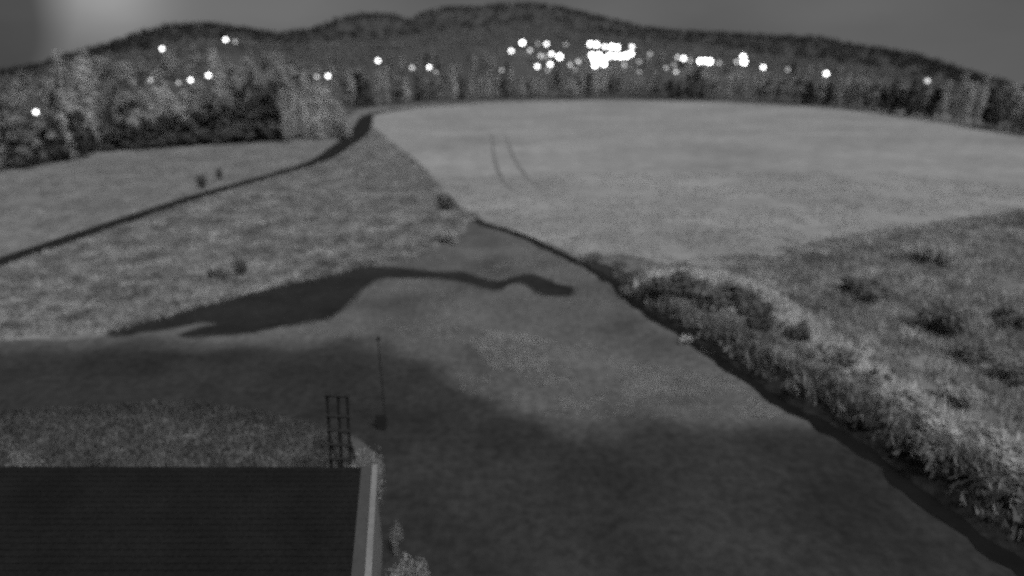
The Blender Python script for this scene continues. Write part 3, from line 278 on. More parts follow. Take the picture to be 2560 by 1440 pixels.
# ---------------------------------------------------------------- the setting
# valley floor: one sheet out to the foot of the hills (and far out behind the camera)
N = 180
vs, fs = [(0, 0, 0)], []
for r_i, fr in enumerate((.08, .2, .35, .5, .65, .8, .92, 1.0)):
    for k in range(N):
        a = -180 + 360 * k / N
        d = tab(D0T, a) + 40 if abs(a) < 60 else 300 + (abs(a) - 60) * 12
        vs.append((math.sin(R(a)) * d * fr, math.cos(R(a)) * d * fr, 0))
for k in range(N):
    fs.append((0, 1 + (k + 1) % N, 1 + k))
for r_i in range(7):
    b = 1 + r_i * N
    for k in range(N):
        k2 = (k + 1) % N
        fs.append((b + k, b + k2, b + N + k2, b + N + k))
tag(mesh_obj('ground', vs, fs, M['meadow']), kind='structure')

# hills: polar height field
az_list = [-75 + 0.75 * i for i in range(201)]
rings = [0, .06, .13, .2, .3, .4, .5, .62, .75, .88, 1.0]
vs, fs = [], []
nr = 0
for ai, a in enumerate(az_list):
    d0, d1, d2 = tab(D0T, a), tab(D1T, a), tab(D2T, a)
    ds = [d0 + (d1 - d0) * f for f in rings] + [d1 + (d2 - d1) * f for f in (.1, .22, .35, .5, .65, .8, .92, 1.0)] + \
         [d2 + e for e in (60, 200, 600, 1500, 3000)]
    nr = len(ds)
    for j, D in enumerate(ds):
        x, y = math.sin(R(a)) * D, math.cos(R(a)) * D
        h = hill_height(a, D) + (mnoise.noise(Vector((x / 60, y / 60, 0))) * 2.0 if j > 1 else 0)
        if j == 0: h = -.3
        vs.append((x, y, h))
for i in range(len(az_list) - 1):
    for j in range(nr - 1):
        p = i * nr + j
        fs.append((p, p + nr, p + nr + 1, p + 1))
tag(mesh_obj('hills', vs, fs, M['hill'], smooth=True), kind='structure')

def strip(pts, widths, z, sub=6, wob=0.0):
    """Smooth ribbon along a poly line (Catmull-Rom)."""
    P = [Vector((p[0], p[1])) for p in pts]
    out, ws = [], []
    for i in range(len(P) - 1):
        p0 = P[max(0, i - 1)]; p1 = P[i]; p2 = P[i + 1]; p3 = P[min(len(P) - 1, i + 2)]
        for s in range(sub):
            t = s / sub
            out.append(.5 * ((2 * p1) + (p2 - p0) * t + (2 * p0 - 5 * p1 + 4 * p2 - p3) * t * t + (3 * p1 - p0 - 3 * p2 + p3) * t ** 3))
            ws.append(widths[i] * (1 - t) + widths[i + 1] * t)
    out.append(P[-1]); ws.append(widths[-1])
    vs, fs = [], []
    for i, q in enumerate(out):
        d = (out[min(i + 1, len(out) - 1)] - out[max(i - 1, 0)]).normalized()
        nrm = Vector((-d.y, d.x))
        for s in (1, -1):
            w = ws[i] * .5 * (1 + wob * mnoise.noise(Vector((q.x * .6, q.y * .6, s * 3.0))))
            vs.append((q.x + nrm.x * w * s, q.y + nrm.y * w * s, z))
    for i in range(len(out) - 1):
        fs.append((2 * i, 2 * i + 1, 2 * i + 3, 2 * i + 2))
    return vs, fs, out

def smooth_poly(pts, sub=4, wob=0.0, f=.4):
    P = [Vector((p[0], p[1])) for p in pts]; n = len(P); out = []
    for i in range(n):
        p0, p1, p2, p3 = P[i - 1], P[i], P[(i + 1) % n], P[(i + 2) % n]
        for s in range(sub):
            t = s / sub
            q = .5 * ((2 * p1) + (p2 - p0) * t + (2 * p0 - 5 * p1 + 4 * p2 - p3) * t * t + (3 * p1 - p0 - 3 * p2 + p3) * t ** 3)
            if wob:
                v = mnoise.noise_vector(Vector((q.x * f, q.y * f, 0)))
                q = q + Vector((v.x, v.y)) * wob
            out.append(q)
    return out

def sheet(name, poly, z, material):
    from mathutils.geometry import tessellate_polygon
    tri = tessellate_polygon([[Vector((p[0], p[1], 0)) for p in poly]])
    fs = []
    for t in tri:
        a, b, c = (Vector((poly[i][0], poly[i][1])) for i in t)
        cr = (b - a).cross(c - a)
        fs.append(tuple(t) if cr > 0 else (t[0], t[2], t[1]))
    return mesh_obj(name, [(p[0], p[1], z) for p in poly], fs, material)

FIELD = [(-59.2,267),(-43.9,302.5),(-16.4,328),(47.4,346),(107.7,332),(150,292),(160,235),(157,192),(157,170),(102.5,108.4),(85.5,99.5),(59.9,86.4),(37.7,76),(25.5,70.5),(17.2,66.4),(14,64.4),(11.9,68.4),(8.8,75.2),(4,83.3),(-5.1,95.6),(-10.8,108.4),(-21.9,146.1),(-37.5,188.3),(-51.7,232)]
BASIN = [(-70,8),(-53.5,49.4),(-47.6,51),(-37.8,52.1),(-29.7,61.8),(-17.5,71.9),(-14.3,74.1),(-7.5,85.3),(-7.1,92),(-6,93.6),(1.2,85.3),(6.3,76.4),(10.5,68.4),(13.2,63.2),(15.6,55.3),(20,44.5),(23.8,36.8),(26.2,28.8),(28.2,22),(29,8)]
POND = [(-38.3,52.9),(-35.4,56.1),(-29.8,62),(-22.9,68.4),(-17.9,71.6),(-13.8,71),(-6.3,69.4),(-4.3,68.4),(-1.4,66.4),(1,68.4),(2.9,68.1),(5.5,65.5),(6.8,64),(6.4,62.3),(4,62.3),(2.2,63.8),(.9,66.2),(-2,64.2),(-4.6,65.5),(-7,67.2),(-14.7,67.9),(-16.5,65.5),(-17.5,60),(-18.2,56.6),(-22.6,54.1),(-27.3,52.3),(-31.4,52.1),(-29,54.5),(-30.9,55),(-35.9,52.1)]
ROAD = [(-66,67),(-65.1,73.5),(-62.3,89.2),(-57.9,111.6),(-51.1,134.3),(-47.4,151.9),(-48.1,173.4),(-50,202.7),(-55.9,238.8),(-59.7,265.3),(-53.1,289.7),(-42.6,307),(-16.6,330)]
SHADELINE = [(-8.6,98.2),(-4.3,92),(1.2,85.7),(6.3,76.9),(10.6,69.1),(12.4,64.2),(13.1,60.3),(14.8,55.6),(17.1,49.9),(19,44.7),(20.6,40.6),(22.8,36.9),(24.2,33.2),(25.1,28.7),(26.6,24.3),(27.5,18)]

fp = smooth_poly(FIELD, 4, .8, .15)
tag(sheet('hay_field', fp, .03, M['hay']), kind='structure')

# the bed of the drained basin: silt painted darker towards the shed, weed on the rims
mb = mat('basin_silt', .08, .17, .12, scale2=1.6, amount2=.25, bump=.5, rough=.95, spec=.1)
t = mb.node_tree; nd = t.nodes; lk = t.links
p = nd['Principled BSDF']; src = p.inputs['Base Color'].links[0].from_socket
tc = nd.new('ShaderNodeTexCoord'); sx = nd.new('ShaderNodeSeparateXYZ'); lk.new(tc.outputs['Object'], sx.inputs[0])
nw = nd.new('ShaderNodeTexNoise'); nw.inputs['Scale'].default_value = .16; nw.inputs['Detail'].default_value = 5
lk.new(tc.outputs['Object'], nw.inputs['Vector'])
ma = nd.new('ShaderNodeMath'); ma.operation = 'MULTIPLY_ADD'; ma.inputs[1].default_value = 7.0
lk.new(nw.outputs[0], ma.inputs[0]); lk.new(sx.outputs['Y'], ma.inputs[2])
mx_ = nd.new('ShaderNodeMapRange')                  # the dark zone reaches further out on the shed's side
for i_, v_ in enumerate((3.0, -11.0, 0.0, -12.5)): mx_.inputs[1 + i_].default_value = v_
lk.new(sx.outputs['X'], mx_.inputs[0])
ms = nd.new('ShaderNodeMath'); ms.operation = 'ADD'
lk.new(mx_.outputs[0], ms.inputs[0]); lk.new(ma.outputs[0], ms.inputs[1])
dark_zone = nd.new('ShaderNodeMapRange'); dark_zone.interpolation_type = 'SMOOTHSTEP'
dark_zone.inputs[1].default_value = 38.6; dark_zone.inputs[2].default_value = 43.2; dark_zone.inputs[3].default_value = .33; dark_zone.inputs[4].default_value = 1.0
lk.new(ms.outputs[0], dark_zone.inputs[0])
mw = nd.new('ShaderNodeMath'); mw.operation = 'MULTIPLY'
lk.new(src, mw.inputs[0]); lk.new(dark_zone.outputs[0], mw.inputs[1]); lk.new(mw.outputs[0], p.inputs['Base Color'])
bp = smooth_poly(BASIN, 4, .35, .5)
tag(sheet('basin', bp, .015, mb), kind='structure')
pp = smooth_poly(POND, 5, .55, .6)
pc = [Vector(q) for q in pp]; ring = []
for i_ in range(len(pc)):
    d_ = (pc[(i_ + 2) % len(pc)] - pc[i_ - 2]).normalized(); w_ = .45 + .5 * mnoise.noise(Vector((pc[i_].x * .5, pc[i_].y * .5, 4)))
    ring.append((pc[i_].x - d_.y * w_, pc[i_].y + d_.x * w_))
mv = [(q.x, q.y, .028) for q in pc] + [(q[0], q[1], .028) for q in ring]; nn = len(pc)
tag(mesh_obj('pond_margin', mv, [(i_, (i_ + 1) % nn, nn + (i_ + 1) % nn, nn + i_) for i_ in range(nn)], M['margin']), kind='structure')
tag(sheet('pond', pp, .04, M['water']), kind='structure')

vs, fs, road_line = strip(ROAD, [3.6, 3.6, 3.5, 3.6, 3.8, 4.4, 5.6, 6.6, 6, 4.6, 4, 4, 3.5], .05, 6, .1)
tag(mesh_obj('road', vs, fs, M['asphalt']), kind='structure')
for tr in ([(-6.5, 202.7), (-4.6, 158), (-2.6, 131.1), (0, 116.9), (4.4, 110)], [(-1.9, 197.7), (0, 161.3), (1.8, 140.8), (4.1, 124.6), (7, 117)]):
    vs, fs, _ = strip(tr, [.5, .7, .75, .6, .3], .045, 8, .8)
    tag(mesh_obj('wheel_track', vs, fs, M['track']), kind='structure')
vs, fs, s_line = strip(SHADELINE, [.8, 1.5, 1.6, 1.5, 1.5, 1.9, 1.7, 1.6, 1.6, 1.6, 1.7, 1.9, 2.0, 2.1, 2.2, 2.2], .05, 6, .8)
tag(mesh_obj('stream', vs, fs, M['stream']), kind='structure')  # flat dark strip standing in for the shade along the bank

# the bank beyond the dark shade strip: a low steep lip that falls back gently into the scrub
vs, fs = [], []
prof = [(.3, 0), (1.1, .45), (2.0, .95), (2.8, 1.1), (4.5, .8), (7.0, .35), (10.0, -.05)]
sl = s_line[20:]
for i, q in enumerate(sl):
    d = (sl[min(i + 1, len(sl) - 1)] - sl[max(i - 1, 0)]).normalized()
    nrm = Vector((-d.y, d.x))
    h = (.5 + 1.15 * min(1, i / 40)) * (1 + .45 * mnoise.noise(Vector((q.x * .35, q.y * .35, 1))))
    h *= min(1, i / 5)
    for (o_, z_) in prof:
        j = .5 * mnoise.noise(Vector((q.x * .8, q.y * .8, o_)))
        vs.append((q.x + nrm.x * (o_ + j), q.y + nrm.y * (o_ + j), z_ * h + (.02 if z_ >= 0 else -.05)))
n = len(prof)
for i in range(len(sl) - 1):
    for j in range(n - 1):
        a = i * n + j
        fs.append((a, a + n, a + n + 1, a + 1))
bank_o = tag(mesh_obj('stream_bank', vs, fs, M['bank'], smooth=True), kind='structure')
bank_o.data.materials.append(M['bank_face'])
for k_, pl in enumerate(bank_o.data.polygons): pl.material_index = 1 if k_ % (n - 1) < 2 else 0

from mathutils.bvhtree import BVHTree
bank_bvh = BVHTree.FromPolygons([v.co.copy() for v in bank_o.data.vertices], [tuple(q.vertices) for q in bank_o.data.polygons])
def bank_z(x, y):
    hit_ = bank_bvh.ray_cast(Vector((x, y, 20)), Vector((0, 0, -1)))[0]
    return max(0.0, hit_.z) if hit_ else 0.0

# ---------------------------------------------------------------- grass and weed (too much of it to count)
def inside(poly, x, y):
    px = np.array([q[0] for q in poly]); py = np.array([q[1] for q in poly])
    res = np.zeros(len(x), bool); j = len(px) - 1
    for i in range(len(px)):
        c = ((py[i] > y) != (py[j] > y)) & (x < (px[j] - px[i]) * (y - py[i]) / (py[j] - py[i] + 1e-12) + px[i])
        res ^= c; j = i
    return res

def grass(name, poly, count, hmin, hmax, material, label, clump=.25, thr=.0, blades=5, seed=1, avoid=(), bias=0.0, spread=.5, ground=None, wide=(.12, .28)):
    g = np.random.default_rng(seed)
    xs = [q[0] for q in poly]; ys = [q[1] for q in poly]
    X = np.empty(0); Y = np.empty(0)
    while len(X) < count:
        x = g.uniform(min(xs), max(xs), count * 2); y = g.uniform(min(ys), max(ys), count * 2)
        k = inside(poly, x, y)
        for a in avoid: k &= ~inside(a, x, y)
        if bias: k &= g.random(len(x)) < (min(ys) / np.maximum(y, 1)) ** bias
        x, y = x[k], y[k]
        nz = np.array([mnoise.noise(Vector((a * clump, b * clump, seed))) + .5 * mnoise.noise(Vector((a * clump * 3, b * clump * 3, seed))) for a, b in zip(x, y)])
        k = nz + g.normal(0, .12, len(nz)) > thr
        X = np.concatenate([X, x[k]]); Y = np.concatenate([Y, y[k]])
    X, Y = X[:count], Y[:count]
    h = g.uniform(hmin, hmax, count)
    Z = np.array([ground(a, c) for a, c in zip(X, Y)]) if ground else np.zeros(count)
    nv = count * blades * 3
    V = np.empty((count, blades, 3, 3))
    ang = g.uniform(0, 6.283, (count, blades)); lean = g.uniform(.1, .75, (count, blades))
    off = g.normal(0, spread, (count, blades, 2)) * h[:, None, None]
    w = h[:, None] * g.uniform(*wide, (count, blades))
    hh = h[:, None] * g.uniform(.6, 1.1, (count, blades))
    bx = X[:, None] + off[..., 0]; by = Y[:, None] + off[..., 1]
    la = g.uniform(0, 6.283, (count, blades))
    V[:, :, 0, 0] = bx - np.cos(ang) * w; V[:, :, 0, 1] = by - np.sin(ang) * w; V[:, :, 0, 2] = 0
    V[:, :, 1, 0] = bx + np.cos(ang) * w; V[:, :, 1, 1] = by + np.sin(ang) * w; V[:, :, 1, 2] = 0
    V[:, :, 2, 0] = bx + np.cos(la) * lean * hh; V[:, :, 2, 1] = by + np.sin(la) * lean * hh; V[:, :, 2, 2] = hh
    V[..., 2] += Z[:, None, None]
    me = bpy.data.meshes.new(name)
    me.vertices.add(nv); me.vertices.foreach_set('co', V.reshape(-1))
    nf = count * blades
    me.loops.add(nf * 3); me.loops.foreach_set('vertex_index', np.arange(nf * 3, dtype=np.int32))
    me.polygons.add(nf); me.polygons.foreach_set('loop_start', np.arange(0, nf * 3, 3, dtype=np.int32))
    me.update(calc_edges=True)
    me.materials.append(material)
    o = link(name, me)
    return tag(o, label, 'grass', kind='stuff')

road_poly = []
rl = road_line
for s in (1, -1):
    seq = range(len(rl)) if s == 1 else range(len(rl) - 1, -1, -1)
    for i in seq:
        d = (rl[min(i + 1, len(rl) - 1)] - rl[max(i - 1, 0)]).normalized()
        w_ = 2.0 if i < 30 else 4.0
        road_poly.append((rl[i].x - d.y * w_ * s, rl[i].y + d.x * w_ * s))
FP = [(q.x, q.y) for q in fp]; BP = [(q.x, q.y) for q in bp]; PP = [(q.x, q.y) for q in pp]
mid = [(-72, 52), (-66, 72), (-62, 89), (-57.9, 111.6), (-51, 134), (-47, 152), (-48, 173), (-50, 203), (-56, 238), (-52, 232), (-37.5, 188), (-21.9, 146), (-10.8, 108.4), (-5.1, 95.6), (-7, 92), (-7.4, 86), (-14.3, 74.6), (-17.5, 72.3), (-29.7, 62.3), (-38, 53), (-47, 51.5), (-54, 50)]
left = [(-68, 72), (-62, 89), (-58, 111.6), (-51, 134), (-48, 152), (-50, 178), (-70, 183), (-95, 167), (-108, 150), (-120, 125), (-100, 85)]
right = [(13.5, 64.5), (17, 66.6), (25.5, 70.8), (38, 76.2), (60, 86.6), (85, 99.6), (110, 112), (110, 60), (60, 20), (30.6, 18), (29, 24), (27.4, 29), (26.3, 33.4), (24.8, 37.5), (22.5, 41.6), (20.8, 45.6), (18.8, 50.6), (16.3, 56.1), (14.6, 60.8)]
grass('tall_grass', mid, 24000, .22, .6, M['tuft_pale'], 'pale tufted meadow grass between the road and the dark pond', .16, -.45, 5, 3, (road_poly,), 1.0)
grass('meadow_grass', left, 8000, .15, .4, M['tuft_pale'], 'pale short meadow grass between the road and the left wood', .1, -.5, 4, 5, (road_poly,))
grass('scrub_grass', right, 26000, .3, .95, M['scrub'], 'patchy shaggy grass and weeds right of the stream', .13, -.4, 7, 7, (), 1.0, ground=bank_z, wide=(.07, .18))
ARC = [(14.8, 63.7), (18.7, 66.7), (23.1, 66.0), (26.1, 61.5), (27.1, 55.6), (27.5, 49.5), (27.8, 45.0), (28.2, 41.5), (28.5, 37.9), (29.2, 35.0), (30.7, 33.2), (32.7, 30.9)]
near = [(14, 63), (15.6, 58), (18, 50.4), (19.9, 45.4), (21.6, 41.4), (24, 37.4), (25.4, 33.4), (26.6, 29), (28, 24.4), (29, 20)]
grass('dark_rushes', ARC[:9] + [(30, 30), (29, 22)] + near[::-1], 1300, .4, .8, M['rush'], 'dark rushes filling the hollow between the stream and the pale crest', .3, .1, 6, 31, ground=bank_z)
grass('dark_weeds', right, 2600, .35, .8, M['rush'], 'dark weeds in soft patches through the right-hand scrub', .16, .3, 6, 35, (), 1.0, ground=bank_z)
crest_l = [(x - .9, y - .9) for x, y in ARC]; crest_r = [(x + 1.3, y + 1.3) for x, y in ARC]
grass('crest_grass', crest_l + crest_r[::-1], 4200, .6, 1.35, M['crest'], 'pale arching strip of grass along the crest right of the stream', .35, -.2, 6, 37, ground=bank_z)
fnear = [(-10, 108), (-5, 96), (4, 83.6), (9, 75.4), (14, 64.6), (17, 66), (26, 70), (38, 75.6), (60, 86), (86, 99), (110, 113), (80, 135), (20, 135), (-16, 128)]
grass('field_stubble', fnear, 16000, .12, .34, M['tuft_pale'], 'short pale stubble on the near part of the field', .1, -.25, 4, 41, (), 2.0)
grass('field_margin', [(14, 63.6), (18, 64), (26, 68), (38, 73.4), (60, 83.8), (90, 98), (92, 103), (60, 90.5), (38, 80), (25, 75), (16, 71)], 4000, .2, .55, M['scrub'], 'ragged grass where the field runs out into the scrub', .2, -.3, 5, 43, (), 1.0, ground=bank_z)
grass('basin_weed', BP, 4500, .06, .18, M['tuft_low'], 'thin low weed scattered over the drained basin bed', .12, .12, 4, 9, (PP, [(-80, 5), (-80, 56), (-18, 52), (-6, 50), (-4, 42), (3, 38), (30, 38), (30, 5)]))
grass('basin_edge_weed', [(-5, 54), (-2, 46), (3, 40), (8, 38.4), (20, 38), (18, 44), (10, 47), (2, 52)], 7000, .07, .2, M['tuft_low'], 'pale weed patches where the drier basin bed meets the dark silt', .22, .05, 4, 33)
grass('pond_rim_grass', [(-38, 53.2), (-29.7, 62.3), (-17.5, 72.3), (-14, 74.6), (-7, 86), (-9, 88), (-16, 77), (-20, 74.5), (-32, 64), (-41, 54)], 1600, .3, .7, M['tuft_pale'], 'pale ragged grass fringe along the far pond edge', .5, -.2, 6, 13)
bank_poly = []
for s, o_ in ((1, .9), (-1, 3.2)):
    seq = range(0, len(sl), 2) if s == 1 else range(len(sl) - 1, -1, -2)
    for i in seq:
        d = (sl[min(i + 1, len(sl) - 1)] - sl[max(i - 1, 0)]).normalized()
        bank_poly.append((sl[i].x - d.y * o_, sl[i].y + d.x * o_))
bg_ = grass('bank_grass', bank_poly, 1500, .35, .8, M['rush'], 'dark overhanging grass along the lip of the stream bank', .3, -.1, 6, 17, ground=bank_z)

# ---------------------------------------------------------------- trees
def leaf_mesh(name, pts, sizes, material, seed, flat=.4, outward=0.0, squash=1.0):
    g = np.random.default_rng(seed)
    n = len(pts)
    P = np.array(pts); S = np.array(sizes)[:, None]
    nrm = g.normal(0, 1, (n, 3)); nrm[:, 2] = np.abs(nrm[:, 2]) + flat
    if outward:        # leaves face out of the crown, so it shades as a volume
        o_ = P.copy(); o_[:, 2] = (o_[:, 2] - P[:, 2].mean() + .15 * np.ptp(P[:, 2])) * squash
        o_ /= np.linalg.norm(o_, axis=1)[:, None] + 1e-6
        nrm = o_ * outward + nrm * .45
    nrm /= np.linalg.norm(nrm, axis=1)[:, None]
    a = np.cross(nrm, g.normal(0, 1, (n, 3))); a /= np.linalg.norm(a, axis=1)[:, None]
    b = np.cross(nrm, a)
    q = g.uniform(.6, 1.2, (n, 4, 1))
    V = np.stack([P - a * S * q[:, 0], P - b * S * .6 * q[:, 1], P + a * S * q[:, 2], P + b * S * .6 * q[:, 3]], 1)
    me = bpy.data.meshes.new(name)
    me.vertices.add(n * 4); me.vertices.foreach_set('co', V.reshape(-1))
    me.loops.add(n * 4); me.loops.foreach_set('vertex_index', np.arange(n * 4, dtype=np.int32))
    me.polygons.add(n); me.polygons.foreach_set('loop_start', np.arange(0, n * 4, 4, dtype=np.int32))
    me.update(calc_edges=True)
    me.materials.append(material)
    return me

def limb(vs, fs, p0, p1, r0, r1, seg=6):
    d = (p1 - p0).normalized(); u = d.orthogonal().normalized(); v = d.cross(u); b = len(vs)
    for (p, r) in ((p0, r0), (p1, r1)):
        for k in range(seg):
            a = 6.28318 * k / seg
            vs.append(tuple(p + (u * math.cos(a) + v * math.sin(a)) * r))
    for k in range(seg):
        fs.append((b + k, b + (k + 1) % seg, b + seg + (k + 1) % seg, b + seg + k))
    fs.append(tuple(b + seg + k for k in range(seg)))

def trunk_mesh(name, r, top, limbs, spread):
    vs, fs = [], []
    p = Vector((0, 0, -.3)); rr = r
    nodes = []
    for k in range(5):
        q = Vector((r * rnd.uniform(-.8, .8), r * rnd.uniform(-.8, .8), top * (k + 1) / 5))
        limb(vs, fs, p, q, rr, rr * .74); nodes.append((q, rr * .74)); p = q; rr *= .74
    for k in range(limbs):
        q, qr = nodes[rnd.choice((1, 2, 3))]
        a = rnd.uniform(0, 6.283)
        limb(vs, fs, q, q + Vector((math.cos(a) * spread, math.sin(a) * spread, rnd.uniform(.8, 2.2))), qr * .6, qr * .2, 5)
    me = bpy.data.meshes.new(name); me.from_pydata(vs, [], fs); me.update()
    me.materials.append(M['bark'])
    return me

# every kind is modelled 10 m tall and about 1 m in half width; each tree is scaled to its own height and spread
def crown_points(kind, seed):
    g = random.Random(seed); pts, sz = [], []
    lobes = []
    if kind == 0:      # slender, feathery, ragged flame
        for k in range(15):
            t = g.random(); z = 1.6 + 8.0 * t; r = (.95 * math.sin(math.pi * min(1, .12 + t * .86)) ** .8)
            a = g.uniform(0, 6.283); lobes.append((math.cos(a) * r * .55, math.sin(a) * r * .55, z, .42 + .2 * g.random(), 1.1 + .6 * g.random()))
        for k in range(1300):
            l = g.choice(lobes); u = [g.gauss(0, .55) for _ in range(3)]
            pts.append((l[0] + u[0] * l[3], l[1] + u[1] * l[3], min(10, max(.7, l[2] + u[2] * l[4])))); sz.append(g.uniform(.16, .34))
    elif kind == 1:    # broad, clumped
        for k in range(14):
            t = g.random(); z = 1.8 + 7.2 * t; r = math.sin(math.pi * (.15 + .8 * t)) * .8
            a = g.uniform(0, 6.283); lobes.append((math.cos(a) * r * .8, math.sin(a) * r * .8, z, .38, 1.0))
        for k in range(1600):
            l = g.choice(lobes); v = Vector((g.gauss(0, 1), g.gauss(0, 1), g.gauss(0, 1))).normalized() * g.uniform(.55, 1.0)
            pts.append((l[0] + v.x * l[3], l[1] + v.y * l[3], max(.8, l[2] + v.z * l[4]))); sz.append(g.uniform(.15, .3))
    else:              # dark, dense, branched to the ground
        for k in range(18):
            t = g.random(); z = .8 + 8.2 * t; r = (1 - t * .75) * .85
            a = g.uniform(0, 6.283); lobes.append((math.cos(a) * r * .7, math.sin(a) * r * .7, z, .36, 1.0))
        for k in range(1700):
            l = g.choice(lobes); v = Vector((g.gauss(0, 1), g.gauss(0, 1), g.gauss(0, 1))).normalized() * g.uniform(.4, 1.0)
            pts.append((l[0] + v.x * l[3], l[1] + v.y * l[3], max(.1, l[2] + v.z * l[4]))); sz.append(g.uniform(.16, .32))
    return pts, sz

LEAF = ['leaf_pale', 'leaf_mid', 'leaf_dark']
crowns, trunks = {}, {}
for kind in range(3):
    for v in range(4):
        pts, sz = crown_points(kind, 100 * kind + v + 5)
        pts = [(p[0], p[1], p[2] / 10) for p in pts]      # unit box: the scale carries the size
        wide = {0: 1.7, 1: 3.0, 2: 3.0}[kind]
        real = [(p[0] * wide, p[1] * wide, p[2] * 12) for p in pts]
        crowns[kind, v] = leaf_mesh('crown', real, [s * {0: 1.1, 1: 1.5, 2: 1.5}[kind] for s in sz], M[LEAF[kind]], kind * 10 + v, outward=.8, squash=.5)
        trunks[kind, v] = trunk_mesh('trunk', {0: .16, 1: .26, 2: .22}[kind], {0: 10.5, 1: 8.5, 2: 9}[kind], {0: 4, 1: 7, 2: 5}[kind], {0: .8, 1: 1.8, 2: 1.4}[kind])

thick = []
for v in range(4):
    me = crowns[2, v].copy(); me.materials[0] = M['thicket']; thick.append(me)
NAME = ['slender_tree', 'broadleaf_tree', 'dense_tree']
LOOK = ['pale slender tree', 'mid grey broad tree', 'dark dense tree']
_one = 'first second third fourth fifth sixth seventh eighth ninth tenth eleventh twelfth thirteenth fourteenth fifteenth sixteenth seventeenth eighteenth nineteenth twentieth'.split()
def ordinal(n):
    return _one[n] if n < 20 else ('twenty-' + _one[n - 20] if n < 29 else 'thirtieth' if n == 29 else 'thirty-' + _one[n - 30])
def where(key, a):
    if key == 'row':
        if a < -9: return 'on the field edge near the road bend'
        if a < -1: return 'on the field edge left of town'
        if a < 5: return 'on the field edge below scattered lamps'
        if a < 12: return 'on the field edge below the lamp cluster'
        if a < 20: return 'on the field edge below two big lamps'
        if a < 29: return 'on the field edge right of town'
        return 'at the right field end'
    if key == 'slope':
        if a < -9: return 'on the slope above the road bend'
        if a < 0: return 'on the slope left of town'
        if a < 12: return 'among the town lamps on the slope'
        if a < 22: return 'on the slope by two big lamps'
        return 'above the right field end'
    return {'thicket': 'in the black thicket by the left meadow', 'tall': 'rising behind the black thicket',
            'bend': 'in the pale group beside the road bend', 'corner': 'at the left picture edge',
            'cornerback': 'behind the trees at the left picture edge', 'leftslope': 'on the slope behind the left wood'}[key]
seats = {}
for i, t_ in enumerate(TREES):
    a = math.degrees(math.atan2(t_[0], t_[1])); seats.setdefault((t_[3], where(t_[6], a)), []).append((a, i))
place = {}
for q in seats.values():
    for n_, (a, i) in enumerate(sorted(q)): place[i] = (n_, len(q))
for i, (x, y, z, k, h, w, key) in enumerate(TREES):
    a = math.degrees(math.atan2(x, y))
    e = empty(NAME[k], (x, y, z), rnd.uniform(0, 6.283))
    wide = {0: 1.7, 1: 3.0, 2: 3.0}[k]
    e.scale = (w / wide, w / wide, h / 12)
    e.rotation_euler = (rnd.gauss(0, .03), rnd.gauss(0, .04), rnd.uniform(0, 6.283))
    v = rnd.randrange(4)
    link('crown', thick[v] if key == 'thicket' else crowns[k, v], e); link('trunk', trunks[k, v], e)
    n_, of = place[i]
    lab = LOOK[k] + (', ' + ordinal(n_) + ' from left, ' if of > 1 else ' ') + where(key, a)
    tag(e, lab, 'tree', 'trees ' + where(key, a))

# the far wood on the hills, one mass
g = np.random.default_rng(5)
pts, sz, pts2, sz2 = [], [], [], []
lamp_dirs = [(math.degrees(math.atan2(l[0], l[1])), math.hypot(l[0], l[1])) for l in LAMPS]
for k in range(7500):
    a = g.uniform(-52, 52); d0, d1, d2 = tab(D0T, a), tab(D1T, a), tab(D2T, a)
    f = g.random()
    if f < .34: D = g.uniform(d0 + 60, d1)
    elif f < .6: D = g.uniform(d1, d1 + .5 * (d2 - d1))
    else: D = d2 - abs(g.normal(0, .35)) * (d2 - d1) * .8
    D = max(D, d0 + 40)
    near = D < d1 + 30
    if near and any(abs(a - la) < .75 and D < ld + 6 for la, ld in lamp_dirs): continue
    x, y = math.sin(R(a)) * D, math.cos(R(a)) * D; z0 = hill_height(a, D)
    hh = g.uniform(6, 11) if not near else g.uniform(4, 8); rr = hh * .36
    if D > d1: rr, hh = hh * .55, hh * .75
    m = 26 if D <= d1 else 44
    v = g.normal(0, 1, (m, 3)); v /= np.linalg.norm(v, axis=1)[:, None]
    v *= g.uniform(.5, 1, (m, 1))
    tp, ts = (pts2, sz2) if D < d1 + .3 * (d2 - d1) else (pts, sz)
    tp += [(x + q[0] * rr, y + q[1] * rr, z0 + hh * .55 + q[2] * hh * .5) for q in v]
    ts += list(g.uniform(.22, .42, m) * rr * (1 if D <= d1 else .62))
o = link('far_wood', leaf_mesh('far_wood', pts, sz, M['wood'], 3))
tag(o, 'dark continuous woodland covering the distant hill tops', 'woodland', kind='stuff')
o = link('slope_wood', leaf_mesh('slope_wood', pts2, sz2, M['slope_wood'], 4))
tag(o, 'paler scattered woodland on the slope around the town lamps', 'woodland', kind='stuff')

